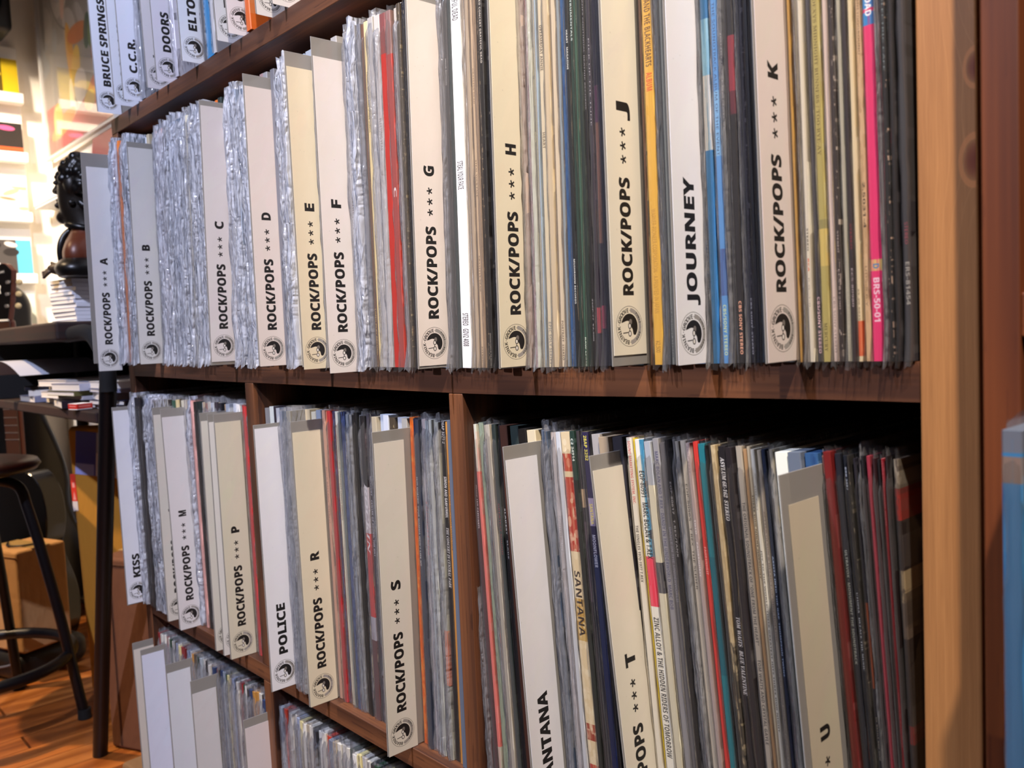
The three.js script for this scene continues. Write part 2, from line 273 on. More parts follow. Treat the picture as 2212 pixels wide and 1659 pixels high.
  ['up','H',-0.2327,0.00408,-0.006,'#22382e',0,{"t":[["ALLSTRUMENTALS",0.159,0.28,"#c8d0c8","b"]]},1,0.003],
  ['up','H',-0.2285,0.00359,-0.006,'#3b5a48',0,{"t":[["RAW LP016",0.932,0.999,"#d8dcc8","b"]]},1,0.003],
  ['up','H',-0.2243,0.004,-0.005,'#1c2a26',0,{},1,0.003],
  ['up','H',-0.2205,0.00312,-0.004,'#161418',0,{"t":[["DUANES CONTINUAL BEATNIK RECORDS",0.182,0.436,"#b8b4b0","n"],["25PP-77  ¥2,500",0.848,0.943,"#d0ccc8","n"]]},1,0.003],
  ['up','H',-0.2168,0.00349,-0.004,'#241c2c',1,{"t":[["PICK UP THE TUNE",0.284,0.474,"#c8c4c0","n"]],"p":[["#b0404a",0.869,0.926]]},1,0.003],
  ['up','H',-0.2126,0.00426,-0.003,'#3a3238',1,{"p":[["#7a4a5c",0.387,0.466],["#a8745a",0.466,0.728],["#b04a58",0.865,0.916]]},1,0.003],
  ['up','H',-0.2082,0.00377,-0.002,'#2c2a30',1,{},1,0.003],
  ['up','H',-0.1994,0.01243,-0.001,'#6e747c',3,{},0,0.003],
  ['up','H',-0.186,0.01287,0.002,'#9a9490',3,{},0,0.003],
  ['up','J',-0.1699,0.00218,0.004,'#4a2c20',0,{},1,0.003],
  ['up','J',-0.1642,0.00862,0.005,'#d2a13a',0,{"t":[["JOAN JETT AND THE BLACKHEARTS",0.2,0.393,"#5a3a20","b"],["ALBUM",0.404,0.442,"#c8481e","b"],["WARNER-PIONEER CORPORATION · A PRINTED IN JAPAN",0.679,0.893,"#a87a30","n"],["¥2,500",0.949,0.974,"#8a6428","n"]]},1,0.003],
  ['up','J',-0.1583,0.00236,0.006,'#a89a84',2,{"t":[["LOVING TOURING",0.261,0.362,"#e8e0d0","b"]]},1,0.003],
  ['up','J',-0.1554,0.00308,0.006,'#9c9a8c',2,{},1,0.003],
  ['up','J',-0.1521,0.003,0.007,'#a9a897',1,{"t":[["CBS/SONY STEREO",0.887,0.985,"#706c64","b"]]},1,0.003],
  ['up','J',-0.1451,0.01003,0.008,'#6e747c',3,{},0,0.003],
  ['up','J',-0.1344,0.01034,0.009,'#5a5e66',3,{},0,0.003],
  ['up','JRN',-0.1251,0.00284,0.01,'#6f7378',2,{"t":[["WARNER-PIONEER",0.729,0.883,"#a8acb0","n"]]},1,0.003],
  ['up','JRN',-0.1205,0.00589,0.011,'#2a6ea6',0,{"t":[["▮ ▮ ▮ ▮",0.472,0.57,"#2a4a7a","b"]],"p":[["#86b6d2",0.34,0.446],["#cfc9c4",0.446,0.588]]},1,0.003],
  ['up','JRN',-0.1162,0.00208,0.011,'#31465a',1,{},1,0.003],
  ['up','JRN',-0.1123,0.00517,0.012,'#4a8cc8',1,{"t":[["THE SOUNDTRACK ALBUM OF THE EVENT",0.313,0.601,"#203a5c","n"],["CBS/SONY STEREO",0.885,0.984,"#c8d8a0","b"]],"p":[["#7ab0d8",0.478,0.601],["#2e4a86",0.778,0.868]]},1,0.003],
  ['up','JRN',-0.1085,0.00201,0.013,'#45464c',2,{"t":[["JOURNEY  EGONAISSE",0.377,0.56,"#c8c4c0","n"]]},1,0.003],
  ['up','JRN',-0.1061,0.00233,0.013,'#38363a',1,{},1,0.003],
  ['up','JRN',-0.1023,0.00482,0.013,'#141014',0,{"t":[["CBS SONY STEREO",0.88,0.983,"#e8a888","b"]],"p":[["#8c2434",0.383,0.486],["#5a1a28",0.486,0.529]]},1,0.003],
  ['up','JRN',-0.0984,0.00199,0.014,'#5e5a60',2,{},1,0.003],
  ['up','JRN',-0.0957,0.00308,0.014,'#38343a',1,{"t":[["CBS SONY  STEREO",0.876,0.984,"#c8c4c4","b"]],"k":"#8a868a"},1,0.003],
  ['up','JRN',-0.092,0.00368,0.015,'#0e0c18',0,{},1,0.003],
  ['up','JRN',-0.0885,0.00272,0.015,'#121014',0,{},1,0.003],
  ['up','JRN',-0.0825,0.00844,0.016,'#9a9490',3,{},0,0.003],
  ['up','JRN',-0.0735,0.00873,0.018,'#6e747c',3,{},0,0.003],
  ['up','K',-0.0637,0.00185,0.018,'#d2a452',1,{},1,0.003],
  ['up','K',-0.0615,0.00235,0.018,'#cfa45c',1,{"m":"#b88a3c"},1,0.003],
  ['up','K',-0.0592,0.00208,0.017,'#bcae88',2,{},1,0.003],
  ['up','K',-0.0566,0.00312,0.017,'#e3d9c0',1,{"t":[["GREATEST HITS",0.311,0.365,"#6a5a48","b"],["STEREO",0.761,0.802,"#2a2420","b"],["RCA",0.814,0.838,"#d8481c","b"],["R.G.-1-0",0.848,0.901,"#8a7c68","n"]]},1,0.003],
  ['up','K',-0.0529,0.00418,0.017,'#3e3a3c',0,{"t":[["CBS/SONY STEREO",0.884,0.985,"#e0b8b8","b"]]},1,0.003],
  ['up','K',-0.0481,0.00487,0.017,'#a89a58',0,{"t":[["KEVIN ROWLAND & DEXYS MIDNIGHT RUNNERS / TOO-RYE-AY",0.242,0.639,"#6a5a2c","s"],["MERCURY",0.93,0.981,"#5a5028","s"]],"p":[["#c9b062",0.766,0.831],["#8a8250",0.75,0.766]]},1,0.003],
  ['up','K',-0.0436,0.004,0.016,'#dcc4b4',1,{"t":[["CBS SONY STEREO",0.885,0.984,"#6a5a54","n"]]},1,0.003],
  ['up','K',-0.0398,0.00346,0.016,'#2e2422',0,{"t":[["STEREO",0.773,0.811,"#c8b8b0","n"],["ECS-81290",0.838,0.909,"#b8a8a0","n"],["●",0.947,0.958,"#e8dcc8","b"]],"k":"#c8b8a8"},1,0.003],
  ['up','K',-0.0361,0.0037,0.016,'#d4cbac',1,{"t":[["CBS SONY STEREO",0.878,0.986,"#bcb49a","n"]]},1,0.003],
  ['up','K',-0.0322,0.0037,0.016,'#2a2022',0,{"t":[["STEREO",0.764,0.808,"#a02830","n"],["ECS-80980",0.839,0.906,"#c8b8b8","n"]]},1,0.003],
  ['up','K',-0.0288,0.00268,0.016,'#dccba4',0,{"t":[["25-20-5025",0.875,0.93,"#5a4a38","b"]],"p":[["#d0481e",0.93,0.99]]},1,0.003],
  ['up','K',-0.0251,0.00409,0.015,'#c9a880',0,{"t":[["MONEYGOGROUND",0.383,0.488,"#5a4430","n"],["2.5031-4",0.697,0.775,"#4a3828","b"],["UDS-5.6 Y",0.837,0.906,"#6a5238","n"]],"m":"#a8875c"},1,0.003],
  ['up','K',-0.0196,0.00662,0.015,'#e02a6a',0,{"t":[["ROAD ▮",0.389,0.443,"#ffffff","b"],["D",0.835,0.845,"#3a7ab0","b"],["BRS-50-01",0.858,0.935,"#f0d0dc","b"]],"p":[["#2a86c8",0.381,0.419],["#2a86c8",0.425,0.446],["#d8bc72",0.829,0.848]]},1,0.003],
  ['up','K',-0.0144,0.00226,0.015,'#4a3c40',2,{},1,0.003],
  ['up','K',-0.0115,0.00336,0.015,'#100e10',0,{"t":[["KRAFTWORK  ELECTRIC CAFE",0.3,0.527,"#8a9a9c","n"]],"k":"#c8a890"},1,0.003],
  ['up','K',-0.0082,0.00315,0.014,'#141012',0,{},1,0.003],
  ['up','K',-0.004,0.00493,0.014,'#1c181c',1,{"t":[["STEREO",0.771,0.808,"#c8304a","n"],["ERS-81454",0.835,0.907,"#a8a498","b"],["▬",0.947,0.956,"#e0304a","b"]]},1,0.003],
  ['ll','KISS',-1.151,0.00704,0.015,'#a8a8b2',3,{},1,0.008],
  ['ll','KISS',-1.144,0.00699,0.015,'#a8a8b2',3,{},1,0.008,1.23],
  ['ll','KISS',-1.1358,0.00887,0.016,'#14121a',0,{},1,0.008],
  ['ll','KISS',-1.1269,0.00886,0.016,'#14121a',0,{},1,0.008,1.17],
  ['ll','KISS',-1.1191,0.0064,0.016,'#18141c',0,{},1,0.008],
  ['ll','KISS',-1.1126,0.00643,0.016,'#18141c',0,{},1,0.008,0.7],
  ['ll','KISS',-1.1061,0.00639,0.016,'#18141c',0,{},1,0.008,0.82],
  ['ll','KISS',-1.0995,0.00626,0.017,'#8e929e',3,{},1,0.008],
  ['ll','KISS',-1.0932,0.00628,0.017,'#8e929e',3,{},1,0.008,1.2],
  ['ll','KISS',-1.0869,0.00625,0.017,'#8e929e',3,{},1,0.008,0.96],
  ['ll','KISS',-1.0805,0.00612,0.017,'#a29aa0',3,{},1,0.008],
  ['ll','KISS',-1.0743,0.00614,0.017,'#a29aa0',3,{},1,0.008,1.24],
  ['ll','KISS',-1.0681,0.006,0.017,'#a29aa0',3,{},1,0.008,0.92],
  ['ll','KISS',-1.0602,0.00925,0.017,'#6e747c',3,{},0,-0.01],
  ['ll','KISS',-1.0508,0.00931,0.018,'#b8b4ac',3,{},0,-0.01],
  ['ll','KISS',-1.0413,0.00935,0.018,'#5a5e66',3,{},0,-0.01],
  ['ll','M2',-1.0296,0.0091,0.018,'#c8c4bc',3,{},0,-0.01],
  ['ll','M2',-1.0204,0.00904,0.018,'#6e747c',3,{},0,-0.01],
  ['ll','M2',-1.0112,0.00907,0.019,'#5a5e66',3,{},0,-0.01],
  ['ll','M2',-1.0019,0.00906,0.019,'#c8c4bc',3,{},0,-0.01],
  ['ll','M2',-0.9927,0.00915,0.019,'#8e929a',3,{},0,-0.01],
  ['ll','M',-0.9813,0.00874,0.019,'#9aa0b4',3,{},1,-0.01],
  ['ll','M',-0.9732,0.00714,0.019,'#d89088',1,{},1,-0.01],
  ['ll','M',-0.966,0.00715,0.019,'#d89088',1,{},1,-0.01,1.23],
  ['ll','M',-0.9573,0.00984,0.02,'#141414',0,{},1,-0.01],
  ['ll','M',-0.9467,0.01112,0.02,'#1e2826',1,{},1,-0.01],
  ['ll','M',-0.9366,0.00882,0.019,'#6e747c',3,{},0,-0.01],
  ['ll','M',-0.9278,0.00882,0.018,'#a8a8a8',3,{},0,-0.01],
  ['ll','M',-0.9189,0.00882,0.018,'#b8b4ac',3,{},0,-0.01],
  ['ll','M',-0.91,0.00882,0.017,'#6e747c',3,{},0,-0.01],
  ['ll','M',-0.9011,0.00882,0.016,'#8e929a',3,{},0,-0.01],
  ['ll','M',-0.8922,0.00882,0.015,'#8e929a',3,{},0,-0.01],
  ['ll','M',-0.8833,0.00882,0.015,'#4a4c52',3,{},0,-0.01],
  ['ll','M',-0.8744,0.00886,0.014,'#4a4c52',3,{},0,-0.01],
  ['ll','P3',-0.8623,0.0105,0.013,'#a8a8a8',3,{},0,-0.01],
  ['ll','P3',-0.8518,0.0105,0.012,'#b8b4ac',3,{},0,-0.01],
  ['ll','P2',-0.8399,0.00836,0.011,'#4a4c52',3,{},0,-0.01],
  ['ll','P2',-0.8315,0.00836,0.011,'#b8b4ac',3,{},0,-0.01],
  ['ll','P',-0.8172,0.00646,0.009,'#9c2a2a',1,{},1,-0.01],
  ['ll','P',-0.8107,0.00643,0.009,'#9c2a2a',1,{},1,-0.01,1.24],
  ['ll','P',-0.8025,0.00992,0.008,'#a8a8a8',3,{},0,-0.01],
  ['ll','P',-0.7925,0.00994,0.008,'#9a9490',3,{},0,-0.01],
  ['lm','D1',-0.7533,0.01039,0.012,'#9a9490',2,{},0,-0.012],
  ['lm','D1',-0.7428,0.01036,0.012,'#6e747c',2,{},0,-0.012],
  ['lm','D1',-0.7324,0.01038,0.012,'#9a9490',2,{},0,-0.012],
  ['lm','D1',-0.722,0.01037,0.012,'#9a9490',2,{},0,-0.012],
  ['lm','D1',-0.7115,0.01037,0.012,'#b8b4ac',2,{},0,-0.012],
  ['lm','D1',-0.7011,0.01041,0.012,'#8e929a',2,{},0,-0.012],
  ['lm','POL',-0.6837,0.00977,0.012,'#7c8290',2,{},1,0.006],
  ['lm','POL',-0.6739,0.00961,0.012,'#5a6068',2,{},1,0.006],
  ['lm','POL',-0.6643,0.00946,0.012,'#8a867c',2,{},1,0.006],
  ['lm','POL',-0.6545,0.01005,0.012,'#5a5e66',2,{},0,-0.012],
  ['lm','POL',-0.6444,0.01006,0.012,'#5a5e66',2,{},0,-0.012],
  ['lm','POL',-0.6343,0.01009,0.012,'#8e929a',2,{},0,-0.012],
  ['lm','R',-0.6236,0.00637,0.012,'#c99a80',1,{"t":[["ROCK BALLADS  STEREO",0.194,0.388,"#7a5a48","n"]]},1,-0.012],
  ['lm','R',-0.6172,0.00627,0.012,'#c87858',1,{},1,-0.012],
  ['lm','R',-0.6109,0.00601,0.012,'#a82a2c',1,{},1,-0.012],
  ['lm','R',-0.6044,0.0067,0.011,'#3a3448',1,{"m":"#5a6a98"},1,-0.012],
  ['lm','R',-0.5972,0.00755,0.01,'#ddd6c0',0,{"t":[["THE GREATEST LIVING WAGON",0.17,0.367,"#5a5448","n"]]},1,-0.012],
  ['lm','R',-0.5908,0.00486,0.009,'#6c7470',1,{},1,-0.012],
  ['lm','R',-0.5846,0.00735,0.008,'#46547a',1,{"m":"#2a3050"},1,-0.012],
  ['lm','R',-0.578,0.00559,0.007,'#7c8288',2,{},1,-0.012],
  ['lm','R',-0.5723,0.00554,0.006,'#8c8a84',2,{},1,-0.012],
  ['lm','R',-0.5667,0.00548,0.005,'#1a1818',0,{},1,-0.012],
  ['lm','R',-0.5611,0.00542,0.004,'#131213',0,{},1,-0.012],
  ['lm','R',-0.5556,0.0053,0.003,'#6a6c70',2,{},1,-0.012],
  ['lm','R',-0.5482,0.00917,0.002,'#5c3a3a',1,{"t":[["ROCKIN",0.215,0.441,"#d8d4d4","i"]],"p":[["#1c1a1c",0,0.23],["#b8b4b4",0.23,0.381],["#c0403c",0.381,0.656],["#a8a8b0",0.656,0.733]]},1,-0.012],
  ['lm','R',-0.5409,0.00519,0.001,'#3c3840',1,{"t":[["■ MERCURY ■ CENTRE OF SOUND, THE HAT ■",0.19,0.467,"#b8b4b8","b"]]},1,-0.012],
  ['lm','R',-0.5356,0.00531,0,'#55505a',2,{},1,-0.012],
  ['lm','R',-0.5282,0.00926,-0.001,'#b8b4ac',2,{},0,-0.012],
  ['lm','R',-0.5189,0.00923,-0.002,'#a8a8a8',2,{},0,-0.012],
  ['lm','R',-0.5096,0.00925,-0.004,'#9a9490',2,{},0,-0.012],
  ['lm','R',-0.5003,0.00924,-0.005,'#6e747c',2,{},0,-0.012],
  ['lm','R',-0.491,0.00924,-0.006,'#8e929a',2,{},0,-0.012],
  ['lm','R',-0.4817,0.00927,-0.008,'#a8a8a8',2,{},0,-0.012],
  ['lm','S',-0.4709,0.0074,-0.008,'#cc5a18',0,{"m":"#e0924a"},1,-0.012],
  ['lm','S',-0.4644,0.00524,-0.007,'#1a1c34',0,{"t":[["SUZI QUATRO  YOUR MAMMA WON'T LIKE ME",0.174,0.444,"#d0ccc8","b"]]},1,-0.012],
  ['lm','S',-0.459,0.0052,-0.007,'#2a3040',1,{},1,-0.012],
  ['lm','S',-0.452,0.00838,-0.007,'#a89c98',2,{"t":[["Thunderous",0.239,0.405,"#c86a5a","i"]]},1,-0.012],
  ['lm','S',-0.4447,0.00569,-0.006,'#a4acac',2,{"t":[["STEVE WINWOOD TALKIN & BLUES",0.195,0.387,"#5a6068","n"]]},1,-0.012],
  ['lm','S',-0.4392,0.005,-0.006,'#b8b8ac',2,{},1,-0.012],
  ['lm','S',-0.4341,0.00494,-0.006,'#8c8c84',2,{},1,-0.012],
  ['lm','S',-0.4287,0.0055,-0.005,'#a3a296',2,{"p":[["#d8734a",0.611,0.776]]},1,-0.012],
  ['lm','S',-0.4221,0.00726,-0.005,'#171417',0,{"t":[["36AP 3271-2",0.0,0.066,"#b0aca8","b"],["SIMON AND GARFUNKEL",0.16,0.28,"#e0dcd8","b"],["THE CONCERT IN CENTRAL PARK",0.307,0.483,"#d8d4d0","i"]]},1,-0.012],
  ['lm','S',-0.415,0.00645,-0.005,'#c98a3c',0,{"t":[["THE SIMON AND GARFUNKEL COLLECTION",0.15,0.37,"#7a5428","b"]]},1,-0.012],
  ['lm','S',-0.4051,0.01301,-0.004,'#b8b4ac',2,{},0,-0.012],
  ['lr','D2',-0.3694,0.00515,0.045,'#54403e',2,{"t":[["25AP 1991",0.02,0.071,"#b8b4b0","n"]]},1,-0.01],
  ['lr','D2',-0.364,0.00559,0.045,'#4a2428',1,{"t":[["SIMON AND GARFUNKEL",0.166,0.288,"#d8c8c8","b"]]},1,-0.01],
  ['lr','D2',-0.3586,0.00402,0.045,'#d6736a',0,{"t":[["25AP",0.119,0.132,"#6a6a60","n"]],"p":[["#c9c8b4",0,0.129],["#b8b4a4",0.885,1]]},1,-0.01],
  ['lr','D2',-0.3526,0.00672,0.045,'#8c9680',0,{"m":"#76806c"},1,-0.01],
  ['lr','D2',-0.3457,0.00604,0.047,'#a09684',2,{},1,-0.01],
  ['lr','D2',-0.3396,0.0052,0.048,'#b0a796',1,{},1,-0.01],
  ['lr','D2',-0.3336,0.0052,0.049,'#2a3330',1,{"t":[["GREATEST SOUND",0.209,0.346,"#a83a34","n"]]},1,-0.01],
  ['lr','D2',-0.3284,0.00359,0.05,'#1c181a',0,{"t":[["SLADEST   SLADE",0.219,0.355,"#d8d4d4","b"]]},1,-0.01],
  ['lr','D2',-0.3243,0.00341,0.051,'#100e10',0,{"t":[["STUD WERS  THE WILD THE DAY",0.427,0.589,"#b8b8b4","i"]]},1,-0.01],
  ['lr','D2',-0.3168,0.00968,0.055,'#4a4c52',2,{},0,-0.01],
  ['lr','D2',-0.3058,0.01017,0.057,'#5a5e66',2,{},0,-0.01],
  ['lr','D2',-0.2949,0.00993,0.059,'#8e929a',2,{},0,-0.01],
  ['lr','D2',-0.284,0.01055,0.061,'#c8c4bc',2,{},0,-0.01],
  ['lr','SAN',-0.2736,0.00494,0.059,'#5c6470',2,{},1,-0.01],
  ['lr','SAN',-0.2681,0.00525,0.06,'#3c4858',2,{},1,-0.01],
  ['lr','SAN',-0.2619,0.00609,0.061,'#b3a69c',2,{"t":[["SPIRITED DANCE",0.207,0.3,"#8a8078","n"]]},1,-0.01],
  ['lr','SAN',-0.2556,0.0054,0.062,'#c4c6c6',1,{},1,-0.01],
  ['lr','SAN',-0.2467,0.01046,0.065,'#d4be94',0,{"t":[["SANTANA",0.337,0.498,"#2a1a10","b"]],"p":[["#a82a18",0.11,0.291],["#b03418",0.053,0.096],["#b08430",0.406,0.509],["#8c2c18",0.712,0.753],["#a82a18",0.812,0.906]],"m":"#e4d4b0"},1,-0.01],
  ['lr','SAN',-0.238,0.00529,0.067,'#20362c',0,{"t":[["C2 34914",0.018,0.073,"#d8dcd0","b"]],"p":[["#1a1814",0.118,0.988]]},1,-0.01],
  ['lr','SAN',-0.233,0.00358,0.069,'#3a3436',0,{"p":[["#b59a78",0.139,0.183],["#5a4e54",0.217,0.408]]},1,-0.01],
  ['lr','SAN',-0.2292,0.00314,0.07,'#2a2630',1,{"t":[["■■■",0.315,0.394,"#8a8894","n"]]},1,-0.01],
  ['lr','SAN',-0.2239,0.00631,0.071,'#2a2444',0,{"t":[["28AP 3292",0.009,0.069,"#d8cc50","b"],["SANTANA",0.17,0.219,"#c8b860","b"],["MOONFLOWER",0.243,0.321,"#c8c8d0","b"]],"p":[["#9a90a8",0.157,0.223],["#1c2a50",0.29,0.967]]},1,-0.01],
  ['lr','SAN',-0.2182,0.00278,0.073,'#0e0c0e',0,{"t":[["FREEDOM",0.243,0.292,"#b8a850","b"]]},1,-0.01],
  ['lr','SAN',-0.2109,0.00858,0.08,'#5a5e66',2,{},0,-0.01],
  ['lr','SAN',-0.2001,0.00978,0.083,'#9a9490',2,{},0,-0.01],
  ['lr','SAN',-0.1894,0.00978,0.085,'#6e747c',2,{},0,-0.01],
  ['lr','T',-0.1789,0.00544,0.08,'#d8d0bc',0,{"t":[["SOUND MARKETING SYSTEM, INC.",0.008,0.151,"#c05a50","b"],["THE SINGLES 1970-1977 T.REX",0.198,0.326,"#4a4238","b"]]},1,-0.01],
  ['lr','T',-0.1745,0.00186,0.081,'#d2b424',0,{},1,-0.01],
  ['lr','T',-0.169,0.00816,0.082,'#e2ddcc',0,{"t":[["★ ★ ★",0.032,0.068,"#1a1a1a","b"],["EOP-80991   MARC BOLAN & T.REX",0.07,0.267,"#1a1a1a","b"],["ZINC ALLOY & THE HIDDEN RIDERS OF TOMORROW",0.397,0.71,"#2a2a2a","b"]],"p":[["#e0304a",0.262,0.373]],"h":["#3a7f9e",0,0.262]},1,-0.01],
  ['lr','T',-0.1607,0.00631,0.085,'#d8cfae',1,{"p":[["#a4a8ac",0,0.097],["#22202a",0.268,0.336]]},1,-0.01],
  ['lr','T',-0.1533,0.00575,0.087,'#8f8c8a',1,{"t":[["MARC BOLAN AND T.REX · DANDY IN THE UNDERWORLD  MARC BOB",0.028,0.373,"#4a4860","b"]]},1,-0.01],
  ['lr','T',-0.1474,0.00525,0.088,'#5a5654',1,{"t":[["★ ★ ★",0.047,0.082,"#2a2826","b"],["DANCE IN THE UNDERWORLD",0.184,0.348,"#8a868c","n"]]},1,-0.01],
  ['lr','T',-0.1426,0.00414,0.087,'#1b1818',0,{"t":[["EOP-80617   T.REX/TANX",0.09,0.253,"#8a8684","b"]]},1,-0.01],
  ['lr','T',-0.139,0.00304,0.087,'#77746e',2,{},1,-0.01],
  ['lr','T',-0.1357,0.00334,0.087,'#8c887e',2,{},1,-0.01],
  ['lr','T',-0.1314,0.00506,0.086,'#b3a998',0,{"t":[["★ ★ ★",0.043,0.074,"#3a342c","b"],["EOP-80565   T REX  THE SLIDER",0.091,0.316,"#3a342c","n"]]},1,-0.01],
  ['lr','T',-0.1267,0.00362,0.086,'#b09c94',1,{"t":[["28AP 2232",0.006,0.065,"#6a5a58","n"],["TOTO     FAHRENHEIT",0.162,0.283,"#e0d8d0","b"]]},1,-0.01],
  ['lr','T',-0.1227,0.00424,0.085,'#c6352c',0,{"t":[["FAHRENHEIT",0.221,0.28,"#d89088","b"]]},1,-0.01],
  ['lr','T',-0.1173,0.00591,0.085,'#217078',0,{"p":[["#1c5a66",0.237,0.484]]},1,-0.01],
  ['lr','T',-0.1131,0.00187,0.085,'#121214',0,{},1,-0.01],
  ['lr','T',-0.1109,0.00245,0.084,'#34302c',1,{},1,-0.01],
  ['lr','T',-0.1076,0.00409,0.084,'#b29c74',0,{"p":[["#2a2622",0.406,0.82]],"m":"#c8b48c"},1,-0.01],
  ['lr','T',-0.1018,0.00616,0.083,'#1d191b',0,{"t":[["ASYLUM 6E-162  STEREO",0.023,0.152,"#e0dcd4","i"],["TOM WAITS   BLUE VALENTINE",0.348,0.508,"#d0ccc8","i"]]},1,-0.01],
  ['lr','T',-0.096,0.00543,0.083,'#221c1e',0,{},1,-0.01],
  ['lr','T',-0.0904,0.00505,0.082,'#a49a88',1,{"t":[["THE ORIGINAL SOUNDTRACK OF \"ONE FROM THE HEART\"",0.113,0.401,"#38322c","b"],["TOM WAITS AND CRYSTAL GAYLE",0.429,0.601,"#38322c","b"]]},1,-0.01],
  ['lr','T',-0.086,0.00345,0.082,'#a8835a',0,{},1,-0.01],
  ['lr','T',-0.0827,0.00314,0.082,'#c9b896',0,{"t":[["THREE DOG NIGHT HARMONY",0.096,0.263,"#3a3026","b"]]},1,-0.01],
  ['lr','T',-0.0795,0.0031,0.081,'#d3cebd',0,{"t":[["YIM-4054",0.072,0.122,"#5a5448","n"],["JOY TO THE WORLD·THEIR GREATEST HITS THREE DOG NIGHT",0.201,0.56,"#4a443a","b"]]},1,-0.01],
  ['lr','T',-0.0762,0.00336,0.081,'#a49884',1,{"t":[["BETTER OLSON & HELMET OF MINE HOLLOW",0.121,0.379,"#6a5444","s"],["All rights reserved. Unauthorized duplication is a violation",0.43,0.659,"#5a4e42","i"]]},1,-0.01],
  ['lr','T',-0.073,0.00276,0.081,'#1a2438',0,{"t":[["■ ARISTA INTO THE GAP  THOMPSON TWINS ■",0.202,0.455,"#9fb0c8","b"]]},1,-0.01],
  ['lr','T',-0.0702,0.00273,0.08,'#3a3632',1,{},1,-0.01],
  ['lr','T',-0.0674,0.00275,0.08,'#90897a',2,{"t":[["THE UNTOUCHABLES",0.207,0.326,"#6a6256","n"]]},1,-0.01],
  ['lr','T',-0.0615,0.00904,0.078,'#6e747c',2,{},0,-0.01],
  ['lr','T',-0.0523,0.00904,0.077,'#6e747c',2,{},0,-0.01],
  ['lr','T',-0.0432,0.00907,0.076,'#b8b4ac',2,{},0,-0.01],
  ['lr','U',-0.0354,0.00169,0.078,'#8a5a48',2,{},1,-0.01],
  ['lr','U',-0.0319,0.00525,0.077,'#6e1614',0,{},1,-0.01],
  ['lr','U',-0.027,0.00412,0.077,'#191a22',0,{"t":[["★ ★ ★",0.024,0.053,"#c8c8cc","b"],["ULTRAVOX · MONUMENT THE SOUNDTRACK",0.176,0.386,"#8a9088","b"]]},1,-0.01],
  ['lr','U',-0.0233,0.00301,0.076,'#10141e',0,{"t":[["BRK 3487",0.021,0.064,"#c8ccd0","b"],["UTOPIA   DEFACE THE MUSIC",0.25,0.394,"#d0d0cc","s"]]},1,-0.01],
  ['lr','U',-0.0206,0.00177,0.074,'#26221e',0,{"k":"#9a8e78"},1,-0.01],
  ['lr','U',-0.0187,0.00177,0.071,'#1c1820',0,{"t":[["U2  RATTLE AND HUM",0.469,0.549,"#b8b098","b"]],"p":[["#98421a",0.262,0.418]]},1,-0.01],
  ['lr','U',-0.0166,0.00174,0.068,'#2a2426',2,{},1,-0.01],
  ['lr','U',-0.0148,0.0016,0.066,'#1c1a1e',1,{},1,-0.01],
  ['lr','U',-0.0126,0.0025,0.063,'#8c2a38',0,{},1,-0.01],
  ['lr','U',-0.0105,0.0016,0.06,'#30181c',1,{},1,-0.01],
  ['lr','U',-0.0091,0.0016,0.058,'#161214',1,{},1,-0.01],
  ['lr','U',-0.0073,0.0016,0.055,'#7c141e',0,{"t":[["UNDERGROUND MAN",-0.001,0.119,"#b07a78","n"],["IMAGES IN A VACUUM",0.413,0.511,"#a86a68","n"]]},1,-0.01],
  ['lr','U',-0.0061,0.0016,0.051,'#241a1a',1,{},1,-0.01],
  ['lr','U',-0.0043,0.00327,0.044,'#241c1a',0,{"p":[["#c09028",0,-0.007],["#857a68",0,0.052],["#8c2018",0.052,0.108],["#8c7a5c",0.196,0.253],["#5a4c40",0.253,0.317],["#6e1c18",0.471,0.504]],"m":"#3a302a"},1,-0.01],
  ['bl','V',-1.149,0.0079,0.02,'#8a2a2a',2,{},1,-0.006],
  ['bl','V',-1.1411,0.0079,0.02,'#c9c3b4',2,{},1,-0.006],
  ['bl','V',-1.1332,0.0079,0.02,'#e0dccf',2,{},1,-0.006],
  ['bl','V',-1.1253,0.0079,0.02,'#e0dccf',2,{},1,-0.006],
  ['bl','V2',-1.1156,0.00759,0.02,'#b83a24',2,{},1,-0.006],
  ['bl','V2',-1.108,0.00759,0.02,'#cfc9ba',2,{},1,-0.006],
  ['bl','V2',-1.1004,0.00759,0.02,'#26402e',2,{},1,-0.006],
  ['bl','V2',-1.0928,0.00759,0.02,'#cfc9ba',2,{},1,-0.006],
  ['bl','V2',-1.0852,0.00759,0.02,'#50463c',2,{},1,-0.006],
  ['bl','V2',-1.0777,0.00759,0.02,'#8c94a8',2,{},1,-0.006],
  ['bl','V2',-1.0701,0.00759,0.02,'#cfc9ba',2,{},1,-0.006],
  ['bl','V2',-1.0625,0.00759,0.02,'#d6c88c',2,{},1,-0.006],
  ['bl','V2',-1.0549,0.00759,0.02,'#8a2a2a',2,{},1,-0.006],
  ['bl','V2',-1.0473,0.00759,0.02,'#8a2a2a',2,{},1,-0.006],
  ['bl','V2',-1.0397,0.00759,0.02,'#b5803c',2,{},1,-0.006],
  ['bl','V2',-1.0321,0.00759,0.02,'#8c94a8',2,{},1,-0.006],
  ['bl','V2',-1.0245,0.00759,0.02,'#dad6cc',2,{},1,-0.006],
  ['bl','V3',-1.0152,0.00717,0.02,'#b5803c',2,{},1,-0.006],
  ['bl','V3',-1.008,0.00717,0.02,'#50463c',2,{},1,-0.006],
  ['bl','V3',-1.0008,0.00717,0.02,'#26402e',2,{},1,-0.006],
  ['bl','V3',-0.9936,0.00717,0.02,'#3a3838',2,{},1,-0.006],
  ['bl','V3',-0.9865,0.00717,0.02,'#9aa2a8',2,{},1,-0.006],
